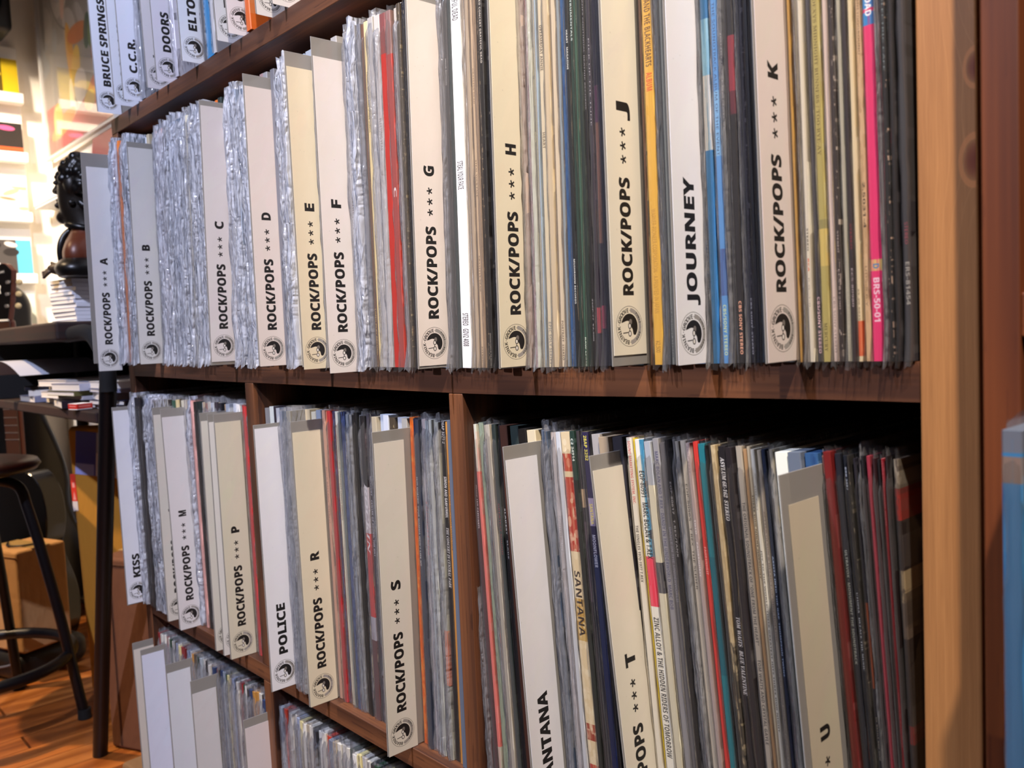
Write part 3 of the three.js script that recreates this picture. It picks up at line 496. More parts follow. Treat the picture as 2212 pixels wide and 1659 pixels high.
  ['bl','V3',-0.9793,0.00717,0.02,'#b9b4ac',2,{},1,-0.006],
  ['bl','V3',-0.9721,0.00717,0.02,'#1c1a1c',2,{},1,-0.006],
  ['bl','V3',-0.965,0.00717,0.02,'#1c1a1c',2,{},1,-0.006],
  ['bl','V3',-0.9578,0.00717,0.02,'#b9b4ac',2,{},1,-0.006],
  ['bl','V3',-0.9506,0.00717,0.02,'#a89a84',2,{},1,-0.006],
  ['bl','V3',-0.9435,0.00717,0.02,'#2a3a5c',2,{},1,-0.006],
  ['bl','V3',-0.9363,0.00717,0.02,'#8a2a2a',2,{},1,-0.006],
  ['bl','V4',-0.927,0.00741,0.02,'#50463c',2,{},1,-0.006],
  ['bl','V4',-0.9196,0.00741,0.02,'#2a3a5c',2,{},1,-0.006],
  ['bl','V4',-0.9122,0.00741,0.02,'#9aa2a8',2,{},1,-0.006],
  ['bl','V4',-0.9048,0.00741,0.02,'#26402e',2,{},1,-0.006],
  ['bl','V4',-0.8974,0.00741,0.02,'#d6c88c',2,{},1,-0.006],
  ['bl','V4',-0.89,0.00741,0.02,'#a89a84',2,{},1,-0.006],
  ['bl','V4',-0.8826,0.00741,0.02,'#8c94a8',2,{},1,-0.006],
  ['bl','V4',-0.8752,0.00741,0.02,'#3a3838',2,{},1,-0.006],
  ['bl','V4',-0.8678,0.00741,0.02,'#cfc9ba',2,{},1,-0.006],
  ['bl','V4',-0.8604,0.00741,0.02,'#8a2a2a',2,{},1,-0.006],
  ['bl','V4',-0.8529,0.00741,0.02,'#26402e',2,{},1,-0.006],
  ['bl','V4',-0.8455,0.00741,0.02,'#dad6cc',2,{},1,-0.006],
  ['bl','V4',-0.8381,0.00741,0.02,'#3a3838',2,{},1,-0.006],
  ['bl','V4',-0.8307,0.00741,0.02,'#2a3a5c',2,{},1,-0.006],
  ['bl','V4',-0.8233,0.00741,0.02,'#b5803c',2,{},1,-0.006],
  ['bl','V4',-0.8159,0.00741,0.02,'#b5803c',2,{},1,-0.006],
  ['bl','V4',-0.8085,0.00741,0.02,'#c9c3b4',2,{},1,-0.006],
  ['bl','V4',-0.8011,0.00741,0.02,'#3a3838',2,{},1,-0.006],
  ['bl','V4',-0.7937,0.00741,0.02,'#2a3a5c',2,{},1,-0.006],
  ['bm','V5',-0.7529,0.00822,0.02,'#9aa2a8',2,{},1,-0.008],
  ['bm','V5',-0.7447,0.00822,0.02,'#b83a24',2,{},1,-0.008],
  ['bm','V5',-0.7365,0.00822,0.02,'#8a2a2a',2,{},1,-0.008],
  ['bm','V5',-0.7282,0.00822,0.02,'#b9b4ac',2,{},1,-0.008],
  ['bm','V5',-0.72,0.00822,0.02,'#b9b4ac',2,{},1,-0.008],
  ['bm','V5',-0.7118,0.00822,0.02,'#8c94a8',2,{},1,-0.008],
  ['bm','V5',-0.7036,0.00822,0.02,'#d6c88c',2,{},1,-0.008],
  ['bm','V5',-0.6954,0.00822,0.02,'#e0dccf',2,{},1,-0.008],
  ['bm','V5',-0.6871,0.00822,0.02,'#a89a84',2,{},1,-0.008],
  ['bm','V5',-0.6789,0.00822,0.02,'#cfc9ba',2,{},1,-0.008],
  ['bm','V5',-0.6707,0.00822,0.02,'#3a3838',2,{},1,-0.008],
  ['bm','V5',-0.6625,0.00822,0.02,'#e0dccf',2,{},1,-0.008],
  ['bm','V5',-0.6543,0.00822,0.02,'#cfc9ba',2,{},1,-0.008],
  ['bm','V5',-0.646,0.00822,0.02,'#b83a24',2,{},1,-0.008],
  ['bm','V5',-0.6378,0.00822,0.02,'#6e7480',2,{},1,-0.008],
  ['bm','V5',-0.6296,0.00822,0.02,'#a89a84',2,{},1,-0.008],
  ['bm','V5',-0.6214,0.00822,0.02,'#cfc9ba',2,{},1,-0.008],
  ['bm','V5',-0.6132,0.00822,0.02,'#b9b4ac',2,{},1,-0.008],
  ['bm','V5',-0.6049,0.00822,0.02,'#c9c3b4',2,{},1,-0.008],
  ['bm','V5',-0.5967,0.00822,0.02,'#26402e',2,{},1,-0.008],
  ['bm','V5',-0.5885,0.00822,0.02,'#e0dccf',2,{},1,-0.008],
  ['bm','V5',-0.5803,0.00822,0.02,'#d6c88c',2,{},1,-0.008],
  ['bm','V5',-0.5721,0.00822,0.02,'#b9b4ac',2,{},1,-0.008],
  ['bm','V5',-0.5638,0.00822,0.02,'#c9c3b4',2,{},1,-0.008],
  ['bm','V5',-0.5556,0.00822,0.02,'#3a3838',2,{},1,-0.008],
  ['bm','V5',-0.5474,0.00822,0.02,'#26402e',2,{},1,-0.008],
  ['bm','V5',-0.5392,0.00822,0.02,'#3a3838',2,{},1,-0.008],
  ['bm','V5',-0.531,0.00822,0.02,'#d6c88c',2,{},1,-0.008],
  ['bm','V5',-0.5227,0.00822,0.02,'#6e7480',2,{},1,-0.008],
  ['bm','V5',-0.5145,0.00822,0.02,'#cfc9ba',2,{},1,-0.008],
  ['bm','V5',-0.5063,0.00822,0.02,'#3a3838',2,{},1,-0.008],
  ['bm','V5',-0.4981,0.00822,0.02,'#3a3838',2,{},1,-0.008],
  ['bm','V5',-0.4899,0.00822,0.02,'#b83a24',2,{},1,-0.008],
  ['bm','V5',-0.4816,0.00822,0.02,'#dad6cc',2,{},1,-0.008],
  ['bm','V5',-0.4734,0.00822,0.02,'#e0dccf',2,{},1,-0.008],
  ['bm','V5',-0.4652,0.00822,0.02,'#b9b4ac',2,{},1,-0.008],
  ['bm','V5',-0.457,0.00822,0.02,'#cfc9ba',2,{},1,-0.008],
  ['bm','V5',-0.4488,0.00822,0.02,'#6e7480',2,{},1,-0.008],
  ['bm','V5',-0.4405,0.00822,0.02,'#e0dccf',2,{},1,-0.008],
  ['bm','V5',-0.4323,0.00822,0.02,'#3a3838',2,{},1,-0.008],
  ['bm','V5',-0.4241,0.00822,0.02,'#26402e',2,{},1,-0.008],
  ['tp','CC',-1.046,0.01298,0.05,'#8a8c94',2,{},1,0],
  ['tp','DO',-0.9212,0.00968,0.05,'#d8d4dc',2,{},1,0],
  ['tp','EJ',-0.8383,0.00987,0.05,'#4a5058',1,{},1,0],
  ['tp','EJ',-0.8217,0.0217,0.05,'#2a7fb8',0,{},1,0],
  ['tp','EJ',-0.8067,0.00708,0.05,'#c8c8cc',1,{},1,0],
  ['tp','ER',-0.7148,0.01131,0.05,'#d8631a',0,{},1,0],
  ['r2','N2',0.0665,0.0085,0.004,'#3f7fb0',1,{"p":[["#6f7480",0,0.03],["#8a7468",0.035,0.07]]},1,0.073],
  ['r2','N2',0.077,0.011,0.004,'#121014',1,{},1,0.05],
  ['r2','N2',0.089,0.011,0.004,'#4a3a3c',1,{},1,0.045],
];
const FONT = { b: 'bold ', n: '', i: 'italic bold ', s: 'bold ' }, FAM = { b: 'sans-serif', n: 'sans-serif', i: 'serif', s: 'serif' };
const SH = 24, PER = 85, AW = 2048;
const hex = (c) => [1, 3, 5].map((i) => parseInt(c.slice(i, i + 2), 16));
const css = (c, a = 1) => `rgba(${c.map((x) => Math.max(0, Math.min(255, Math.round(x)))).join(',')},${a})`;
const shade = (c, f) => '#' + hex(c).map((x) => Math.max(8, Math.min(240, Math.round(x * f))).toString(16).padStart(2, '0')).join('');
function drawStrip(g, y, col, e, seed) {
  const r = rand(seed), c = hex(col);
  g.save(); g.beginPath(); g.rect(0, y, AW, SH); g.clip();
  g.fillStyle = col; g.fillRect(0, y, AW, SH);
  for (const [pc, a, b] of e.p || []) { g.fillStyle = pc; g.fillRect(a * AW, y, (b - a) * AW, SH); }
  if (e.h) { g.fillStyle = e.h[0]; g.fillRect(e.h[1] * AW, y, (e.h[2] - e.h[1]) * AW, SH * 0.42); g.fillStyle = '#1c2c3c'; for (let i = 0; i < 5; i++) g.fillRect((e.h[1] + (e.h[2] - e.h[1]) * (0.3 + 0.7 * r())) * AW, y, 20 + 30 * r(), SH * 0.3 * r()); }
  if (e.m) for (let i = 0; i < 110; i++) { g.fillStyle = css(hex(e.m), 0.25 + 0.4 * r()); g.beginPath(); g.ellipse(r() * AW, y + r() * SH, 4 + 26 * r(), 2 + 5 * r(), 0, 0, 7); g.fill(); }
  for (let i = 0; i < 70; i++) { const d = (r() - 0.5) * 34; g.fillStyle = css(c.map((x) => x + d), 0.22); g.fillRect(r() * AW, y + r() * SH, 60 + r() * 500, 1 + r() * 2); }
  for (let i = 0; i < 26; i++) { g.fillStyle = css(c.map((x) => x * 0.5 + 100), 0.18 + 0.3 * r()); g.fillRect(r() * AW, r() < 0.5 ? y : y + SH - 1.5, 10 + r() * 120, 1.5); }
  if (e.k) for (let i = 0; i < 90; i++) { g.fillStyle = css(hex(e.k), 0.5 + 0.5 * r()); g.fillRect(r() * AW, y + (r() < 0.6 ? r() * 5 : r() * SH), 3 + 26 * r() * r(), 1 + 2.6 * r()); }
  for (const [s, a, b, tc, st] of e.t || []) {
    if (b < 0 || a > 1) continue;
    g.save(); g.font = `${FONT[st]}${st === 'n' ? 15 : 17}px ${FAM[st]}`; g.fillStyle = tc; g.textBaseline = 'middle';
    const w = g.measureText(s).width; g.translate(a * AW, y + SH * 0.52); g.scale((b - a) * AW / w, 1); g.fillText(s, 0, 0); g.restore();
  }
  g.restore();
}
const VIS = RECS.filter((r) => r[8]), atlases = [];
for (let k = 0; k * PER < VIS.length; k++) atlases.push(canvasTex(AW, AW, (g) => { g.fillStyle = '#888'; g.fillRect(0, 0, AW, AW); VIS.slice(k * PER, (k + 1) * PER).forEach((r, i) => drawStrip(g, i * SH, r[10] ? shade(r[5], r[10]) : r[5], r[7], 100 + k * 999 + i * 7)); }));
const jacketMats = atlases.map((t) => std(0xffffff, 0.52, { map: t }));
// a jacket: board sleeve with a softened spine, its print taken from one strip of the sheet
function jacketGeo(w, H, strip, D = 0.312) {
  const c = Math.min(0.0007, w * 0.24), sec = [[-w / 2, -D, 0.02], [-w / 2, -c, 0.02], [-w / 2 + c, 0, 0.1], [w / 2 - c, 0, 0.9], [w / 2, -c, 0.98], [w / 2, -D, 0.98]], pos = [], uv = [], idx = [], nor = [];
  const v = (t) => 1 - (strip * SH + SH * (1 - t) * 0.96 + SH * 0.02) / AW, put = (x, y, z, t, f, n) => { pos.push(x, y, z); uv.push(f, v(t)); nor.push(...n); return pos.length / 3 - 1; };
  for (let i = 0; i < 5; i++) { const a = sec[i], b = sec[i + 1], dx = b[0] - a[0], dz = b[1] - a[1], l = Math.hypot(dx, dz), n = [-dz / l, 0, dx / l]; const q = [put(a[0], 0, a[1], a[2], 0.999, n), put(b[0], 0, b[1], b[2], 0.999, n), put(b[0], H, b[1], b[2], 0.001, n), put(a[0], H, a[1], a[2], 0.001, n)]; idx.push(q[0], q[1], q[2], q[0], q[2], q[3]); }
  for (const [y, f, ny] of [[0, 0.99, -1], [H, 0.012, 1]]) { const q = sec.map((s) => put(s[0], y, s[1], 0.5, f, [0, ny, 0])); for (let i = 1; i < 5; i++) ny > 0 ? idx.push(q[0], q[i], q[i + 1]) : idx.push(q[0], q[i + 1], q[i]); }
  const g = new THREE.BufferGeometry(); g.setAttribute('position', new THREE.Float32BufferAttribute(pos, 3)); g.setAttribute('normal', new THREE.Float32BufferAttribute(nor, 3)); g.setAttribute('uv', new THREE.Float32BufferAttribute(uv, 2)); g.setIndex(idx); return g;
}
// the clear outer sleeve: one sheet folded round the spine, loose and creased, open at the top
const creases = dataTex(512, 512, (u, v) => { const a = Math.abs(fbm(u * 22 + 3 * fbm(u * 6, v * 5, 71, 2), v * 9, 41, 4) - 0.47) * 5, b = Math.abs(fbm(u * 9, v * 26 + 4 * vn(u * 5, v * 7, 77), 55, 3) - 0.45) * 4; const t = Math.min(1, a) * 0.6 + Math.min(1, b) * 0.4; return [t * 255, t * 255, t * 255]; }, false);
const sleeveMats = [[0.985, 0.08, 0xf4f2ee, 0.0005], [0.955, 0.11, 0xeceae8, 0.0008], [0.84, 0.12, 0xe6e6e8, 0.0022], [0.56, 0.1, 0xe6e8ee, 0.0045]].map(([transmission, roughness, color, bumpScale]) => new THREE.MeshPhysicalMaterial({ color, transmission, roughness, thickness: 0, ior: 1.5, side: THREE.DoubleSide, ...(bumpScale > 0.001 ? { bumpMap: creases, bumpScale } : {}) }));
function sleeveGeo(w, H, hz, seed, droop, z0 = 0) {
  const r = rand(seed), rows = 30, amp = [0.0004, 0.0006, 0.0012, 0.0026][hz], ext = 0.002 + r() * [0.004, 0.005, 0.007, 0.011][hz], pos = [], uv = [], idx = [], skew = (r() - 0.5) * 0.5, s0 = Math.floor(seed) % 9973, hw = w / 2 - 0.00005, uo = r() * 3, vo = r() * 3;
  const cols = [[-1, -0.311], [-1, -0.14], [-1, -0.025], [-1, -0.002], [-0.72, 0.0009], [skew, 0.0015], [0.72, 0.0009], [1, -0.002], [1, -0.025], [1, -0.14], [1, -0.311]], n = cols.length;
  for (let j = 0; j <= rows; j++) {
    const t = j / rows, y0 = t * (H + ext);
    for (let i = 0; i < n; i++) {
      let [cx, cz] = cols[i], y = y0; const front = i > 2 && i < 8;
      let x = cx * hw, z = cz;
      if (front) { z += amp * (vn(j * 0.9 + i * 3.1, i * 1.7, s0) + 0.6 * vn(j * 0.33, i, s0 + 3)) * 1.5; x = THREE.MathUtils.clamp(x + (vn(j * 0.7, i * 5.3, s0 + 5) - 0.5) * w * 0.28, -hw, hw); }
      if (t > 0.96 && front) z -= 0.002 + 0.004 * vn(i, 1, s0);
      if (j === rows) y += (vn(i * 2.3, 7, s0) - 0.6) * 0.004;
      if (j === 0 && front && droop) { if (i > 3 && i < 7) y -= droop * vn(i * 1.9, 3, s0); z = Math.max(z + 0.0012 + 0.002 * vn(i * 2.1, 5, s0), 0.0016 - z0); }
      if (j === 1 && front) z += 0.0007;
      pos.push(x, Math.max(y, droop && front ? -0.01 : 0.0002), z); uv.push((cx * 0.02 + cz) * 6 + uo, y * 3 + vo);
    }
  }
  for (let j = 0; j < rows; j++) for (let i = 0; i < n - 1; i++) { const a = j * n + i, b = a + 1, c = a + n, d = c + 1; idx.push(a, b, d, a, d, c); }
  const g = new THREE.BufferGeometry(); g.setAttribute('position', new THREE.Float32BufferAttribute(pos, 3)); g.setAttribute('uv', new THREE.Float32BufferAttribute(uv, 2)); g.setIndex(idx); g.computeVertexNormals(); return g;
}
const BASE = { r2: -0.3146, up: M1, ll: L1, lm: L1, lr: L1, bl: B1, bm: B1, tp: U1 };
const colorName = (c) => { const [r, g, b] = hex(c).map((x) => x / 255), mx = Math.max(r, g, b), mn = Math.min(r, g, b), l = (mx + mn) / 2, d = mx - mn; if (d < 0.09 || (l < 0.14 && d < 0.12)) return l > 0.78 ? 'white' : l > 0.55 ? 'pale grey' : l > 0.36 ? 'mid grey' : l > 0.2 ? 'dark grey' : 'black'; let h = mx === r ? ((g - b) / d + 6) % 6 : mx === g ? (b - r) / d + 2 : (r - g) / d + 4; h *= 60; if (h < 14 || h > 345) return l > 0.58 ? 'pinkish' : l < 0.26 ? 'maroon' : 'red'; if (h < 50) return l > 0.62 && d < 0.36 ? 'cream' : d > 0.5 ? (h > 38 ? 'yellow' : 'orange') : l < 0.3 ? 'brown' : d < 0.2 ? 'greyish tan' : h > 40 && d > 0.4 ? 'mustard' : 'tan'; if (h < 70) return l > 0.6 ? 'ivory' : 'olive'; if (h < 165) return l > 0.6 ? 'pale green' : 'green'; if (h < 195) return 'teal'; if (h < 255) return d < 0.16 && l > 0.3 ? (l > 0.6 ? 'pale bluish grey' : 'bluish grey') : l < 0.25 ? 'navy' : l > 0.6 ? 'light blue' : 'blue'; if (h < 300) return 'purple'; return l > 0.55 ? 'pink' : 'magenta'; };
const AFTER = { A: 'the card lettered A', B: 'the card lettered B', C: 'the card lettered C', D: 'the card lettered D', E: 'the card lettered E', F: 'the card lettered F', G: 'the card lettered G', H: 'the card lettered H', J: 'the card lettered J', JRN: 'the seven-letter white card', K: 'the card lettered K', KISS: 'the four-letter card over the pole', M2: 'the narrow card beside M', M: 'the card lettered M', P3: 'the first narrow card before P', P2: 'the second narrow card before P', P: 'the card lettered P', D1: 'the lower wooden divider', POL: 'the six-letter white card', R: 'the card lettered R', S: 'the card lettered S', D2: 'the wooden divider past S', SAN: 'the white card ending in ANA', T: 'the card lettered T', U: 'the card lettered U', V: 'the card lettered V W X', V2: 'the blank blue-white card', V3: 'the blank white bottom card', V4: 'the blank greyish bottom card', V5: 'the blank pinkish bottom card', EJ: 'the two-word singer card', EL: 'the partly covered white card', ER: 'the white card by it', CC: 'the three-initial card', N2: 'the forward upright' };
const ORD = ['first', 'second', 'third', 'fourth', 'fifth', 'sixth', 'seventh', 'eighth', 'ninth', 'tenth', 'eleventh', 'twelfth', 'thirteenth', 'fourteenth'];
const ROWNAME = { tp: 'top shelf', r2: 'second unit', up: 'upper shelf', ll: 'lower shelf', lm: 'lower shelf', lr: 'lower shelf', bl: 'bottom shelf', bm: 'bottom shelf' };
const counts = new Map(), rz = rand(77), hiddenJ = [], hiddenS = [];
let vi = 0;
for (const [row, sec, x, w, lean, col, hz, e, vis, z] of RECS) {
  const top = row === 'up', H = 0.3125 + rz() * 0.003, y = BASE[row] + (top ? sag(x) : 0) + 0.0004, zz = z + (rz() - 0.5) * (vis ? 0.004 : 0.006), gap = w > 0.003 ? 0.0002 : 0.0001;
  const jw = Math.max(0.0012, w - gap - (hz >= 0 ? 0.00045 : 0.0001)), seed = Math.round((x + 3) * 1e5);
  const lift = Math.abs(Math.sin(lean)) * w / 2;
  if (!vis) {
    const k = Math.floor(rz() * Math.min(PER, VIS.length)), m = new THREE.Matrix4().compose(new THREE.Vector3(x, y + lift, zz), new THREE.Quaternion().setFromEuler(new THREE.Euler(0, 0, lean)), new THREE.Vector3(1, 1, 1));
    hiddenJ.push(jacketGeo(jw, H, k).applyMatrix4(m)); if (row === 'll') hiddenS.push(sleeveGeo(w - gap, H, 2, seed, 0).applyMatrix4(m)); continue;
  }
  const cn = colorName(col), key = sec + cn, q = counts.get(key) || 0; counts.set(key, q + 1);
  const g = thing('vinyl_record', `${ORD[q] || 'further'} ${cn} spined record after ${AFTER[sec]}, ${ROWNAME[row]}`, 'record', [x, y + lift, zz], 0, `records on the ${ROWNAME[row]}`);
  g.rotation.z = lean;
  part('jacket', jacketGeo(jw, H, vi % PER), jacketMats[Math.floor(vi / PER)], g);
  if (hz >= 0) part('plastic_sleeve', sleeveGeo(w - gap, H, hz, seed, top ? 0.006 : 0, zz), sleeveMats[hz], g);
  vi++;
}
{ const g = thing('packed_records', 'further records packed tightly behind the protruding divider cards', 'records', [0, 0, 0]); g.userData.kind = 'stuff'; part('jackets', mergeGeometries(hiddenJ), jacketMats[0], g); part('plastic_sleeves', mergeGeometries(hiddenS), sleeveMats[2], g); g.children.forEach((c) => { c.userData.kind = 'stuff'; }); }

// ---------------------------------------------------------------- divider cards
// [id, row, x, lean, front z, paper lift, paper tone, lettering, card margin at the top, label, paper height]
const LW = 2048, LH = 228, PH = 0.2945, PW = 0.0328, PX = LW / PH;
function drawLogo(g, cx, cy, R) {
  g.save(); g.translate(cx, cy);
  g.lineWidth = 2; g.strokeStyle = '#55504a'; g.beginPath(); g.arc(0, 0, R, 0, 7); g.stroke();
  g.lineWidth = R * 0.22; g.strokeStyle = '#9a9590'; g.beginPath(); g.arc(0, 0, R * 0.81, 0.12, Math.PI - 0.12); g.stroke();
  g.fillStyle = '#16130f'; g.textAlign = 'center'; g.textBaseline = 'middle'; g.font = `bold ${R * 0.3}px sans-serif`;
  const word = '·BEATNIK·GROOVE·'; for (let i = 0; i < word.length; i++) { g.save(); g.rotate(-Math.PI * 0.56 + (i + 0.5) / word.length * Math.PI * 1.12); g.fillText(word[i], 0, -R * 0.79); g.restore(); }
  g.font = `bold ${R * 0.17}px sans-serif`; const w2 = 'DEDE · SINCE'; for (let i = 0; i < w2.length; i++) { g.save(); g.rotate(Math.PI * 0.30 - (i + 0.5) / w2.length * Math.PI * 0.60); g.fillText(w2[i], 0, R * 0.86); g.restore(); }
  g.beginPath(); g.arc(0, 0, R * 0.63, 0, 7); g.clip();
  g.fillStyle = '#16110f'; g.beginPath(); g.moveTo(R * 0.18, -R); g.bezierCurveTo(R * 0.1, -R * 0.5, R * 0.34, -R * 0.3, R * 0.26, -R * 0.05); g.bezierCurveTo(R * 0.3, R * 0.12, -R * 0.1, R * 0.1, -R * 0.12, R * 0.22); g.bezierCurveTo(-R * 0.3, R * 0.3, -R * 0.5, R * 0.2, -R * 0.42, R * 0.52); g.lineTo(-R * 0.3, R); g.lineTo(R, R); g.lineTo(R, -R); g.fill();
  g.fillStyle = '#77706a'; g.beginPath(); g.ellipse(R * 0.2, R * 0.08, R * 0.17, R * 0.12, 0.3, 0, 7); g.fill();
  g.lineWidth = R * 0.045; g.strokeStyle = '#16110f'; g.fillStyle = '#e9e4dd';
  for (const lx of [0.02, -0.36]) { g.beginPath(); g.ellipse(lx * R, R * 0.02, R * 0.13, R * 0.1, 0, 0, 7); g.fill(); g.stroke(); }
  g.beginPath(); g.moveTo(-R * 0.11, 0); g.lineTo(-R * 0.23, 0); g.moveTo(-R * 0.3, -R * 0.1); g.lineTo(-R * 0.33, -R * 0.5); g.moveTo(-R * 0.1, R * 0.3); g.lineTo(-R * 0.02, R * 0.42); g.stroke();
  g.restore();
}
function drawPaper(g, y, tone, text, seed) {
  const r = rand(seed), c = hex(tone); g.save(); g.beginPath(); g.rect(0, y, LW, 256); g.clip(); g.fillStyle = tone; g.fillRect(0, y, LW, 256);
  for (let i = 0; i < 60; i++) { const d = (r() - 0.5) * 16; g.fillStyle = css(c.map((x) => x + d), 0.12); g.beginPath(); g.ellipse(r() * LW, y + r() * LH, 40 + 160 * r(), 15 + 50 * r(), r(), 0, 7); g.fill(); }
  for (let i = 0; i < 14; i++) { g.fillStyle = css(c.map((x) => x * 0.72), 0.25); g.beginPath(); g.arc(r() * LW, y + r() * LH, 1 + 3 * r(), 0, 7); g.fill(); }
  if (text !== null) {
    drawLogo(g, 0.0185 * PX, y + LH * 0.49, 0.0131 * PX);
    g.fillStyle = '#14100e'; g.textBaseline = 'alphabetic'; g.font = 'bold 96px sans-serif'; let x = 0.0378 * PX; const base = y + LH * 0.49 + 35;
    const put = (s, w) => { const m = g.measureText(s).width; g.save(); g.translate(x, base); g.scale(w / m, 1); g.lineWidth = 5; g.strokeStyle = '#14100e'; g.fillText(s, 0, 0); g.strokeText(s, 0, 0); g.restore(); x += w; };
    const mm = 0.001 * PX; if (text.startsWith('***')) { put('ROCK/POPS', 77 * mm); x += 8 * mm; for (let i = 0; i < 3; i++) { g.save(); g.translate(x + 3.2 * mm, base - 34); g.lineWidth = 8; g.strokeStyle = '#14100e'; for (let k = 0; k < 5; k++) { g.beginPath(); g.moveTo(0, 0); g.lineTo(Math.sin(k * 1.2566) * 20, -Math.cos(k * 1.2566) * 20); g.stroke(); } g.restore(); x += 8.7 * mm; } x += 6 * mm; put(text.slice(3), (text.length > 4 ? 34 : 9.6) * mm); }
    else put(text, Math.max(6, text.length * 10.6 - (text.match(/[I. ]/g) || []).length * 5) * mm);
  }
  g.restore();
}
const CARDS = [
  ['A','up',-1.148,-0.033,0.054,-0.011,'#dcdad8','***A',0.004,'pale divider card lettered A at the shelf end',0],
  ['B','up',-1.0357,-0.033,0.033,-0.001,'#d6d4d0','***B',0.002,'greyish white divider card lettered B',0],
  ['C','up',-0.7992,-0.05,0.033,0.0045,'#d9d2d0','***C',0.006,'pale grey divider card lettered C',0],
  ['D','up',-0.675,-0.012,0.033,0,'#ded2cb','***D',0.008,'pinkish divider card lettered D',0],
  ['E','up',-0.5808,-0.001,0.033,-0.002,'#ded3b8','***E',0.008,'yellowed cream divider card lettered E',0],
  ['F','up',-0.5313,-0.005,0.033,-0.005,'#e0d9d4','***F',0.008,'off-white divider card lettered F',0],
  ['G','up',-0.3885,-0.025,0.033,0.003,'#e6dcd4','***G',0.004,'bright off-white divider card lettered G',0],
  ['H','up',-0.2877,-0.018,0.033,0.0015,'#e0d6bc','***H',0.004,'cream divider card lettered H',0],
  ['J','up',-0.1781,0.003,0.033,0.0075,'#e4dcc8','***J',0.004,'ivory divider card lettered J',0],
  ['JRN','up',-0.1278,0.008,0.033,0.0005,'#e9e7ea','JOURNEY',0.004,'clean white divider card lettered with a seven-letter band name',0],
  ['K','up',-0.0678,0.018,0.033,0.001,'#dccfca','***K',0.004,'pinkish grey divider card lettered K',0],
  ['KISS','ll',-1.1585,0.019,0.0345,0.002,'#e4e4ea','KISS',0.003,'bluish white divider card lettered with a four-letter band name',0],
  ['M2','ll',-1.0354,0.011,0.02,0,'#d6d0c8','***L',0.006,'narrow divider card half hidden behind the M card',0],
  ['M','ll',-0.9869,0.05,0.022,-0.001,'#d4d0d0','***M',0.006,'pale divider card lettered M under shiny plastic',0],
  ['P3','ll',-0.8688,0.004,0.022,0,'#d8d4ca','***N',0.006,'first of two edge-on divider cards before the P card',0],
  ['P2','ll',-0.8453,0.002,0.022,0,'#e0ddd8','***O',0.006,'second of two edge-on divider cards before the P card',0],
  ['P','ll',-0.8261,0.011,0.0215,0,'#d4cdb8','***P',0.006,'yellowish divider card lettered P',0],
  ['POL','lm',-0.6947,0.014,0.033,0.0012,'#e6e5ea','POLICE',0.001,'white divider card lettered with a six-letter band name',0],
  ['R','lm',-0.628,0.015,0.023,0,'#dcd2b8','***R',0.007,'cream divider card lettered R',0],
  ['S','lm',-0.4758,-0.009,0.0266,0,'#ded8cc','***S',0.006,'ivory divider card lettered S on the lower shelf',0],
  ['SAN','lr',-0.2773,0.065,0.025,0,'#e6e5e8','SANTANA',0.006,'bright white divider card ending in the letters ANA',0],
  ['T','lr',-0.1828,0.101,0.02,0,'#e0d8c6','***T',0.006,'leaning ivory divider card lettered T',0],
  ['U','lr',-0.0375,0.076,0.03,0,'#c9bda6','***U',0.009,'dingy beige divider card lettered U in clear plastic',0.004],
  ['V','bl',-1.155,0.03,0.03,0,'#dbd2c6','***V/W/X',0.006,'beige divider card lettered V W X on the bottom shelf',0],
  ['V2','bl',-1.1204,0.03,0.03,0,'#dcdff0',null,0.004,'blank blue-white divider card beside the V W X card',0],
  ['V3','bl',-1.0197,0.03,0.03,0,'#d8dbe2',null,0.008,'blank white divider card beside a pale blue spine, bottom shelf',0],
  ['V4','bl',-0.9317,0.03,0.03,0,'#cfcccc',null,0.009,'blank greyish divider card on the bottom shelf',0.004],
  ['V5','bm',-0.7732,0.028,0.03,0,'#d6cccc',null,0.006,'blank pinkish divider card past the bottom wooden divider',0],
  ['BR','tp',-1.1471,0.05,0.029,0,'#dfe1ea','BRUCE SPRINGSTEEN',0.004,'bluish white card with a long singer name on the top shelf',0],
  ['CS','tp',-1.0944,0.05,0.022,0,'#dfe1ea','C.S.N.& Y',0.004,'white card with five initials, partly covered, top shelf',0],
  ['CC','tp',-1.0608,0.05,0.021,0,'#e0e2ec','C.C.R.',0.004,'white card with three initials on the top shelf',0],
  ['DO2','tp',-0.989,0.05,0.014,0,'#ded8da','*',0.004,'pale card tucked behind the five-letter card, top shelf',0],
  ['DO','tp',-0.9501,0.05,0.016,0,'#e0dce2','DOORS',0.004,'white card with a five-letter band name, top shelf',0],
  ['EJ','tp',-0.8563,0.05,0.02,0,'#e2e4ea','ELTON JOHN',0.004,'white card with a two-word singer name, top shelf',0],
  ['EL','tp',-0.7648,0.05,0.016,0,'#e4e2e4','EL',0.004,'white card partly covered by the next, beside blue spine',0],
  ['ER','tp',-0.7355,0.05,0.016,0,'#e6e2e2','C',0.004,'white card beside the orange spine on the top shelf',0],
  ['FA','tp',-0.6665,0.05,0.016,0,'#e6e0da','F',0.004,'white card past the orange spine on the top shelf',0],
  ['FB','tp',-0.6311,0.05,0.016,0,'#e6e0da','F',0.004,'last white card showing above the board edge, top shelf',0],
];
const paperAtlas = [];
for (let k = 0; k * 8 < CARDS.length; k++) paperAtlas.push(std(0xffffff, 0.62, { map: canvasTex(LW, LW, (g) => { g.fillStyle = '#ddd'; g.fillRect(0, 0, LW, LW); CARDS.slice(k * 8, k * 8 + 8).forEach((c, i) => drawPaper(g, i * 256, c[6], c[7], 500 + k * 50 + i)); }) }));
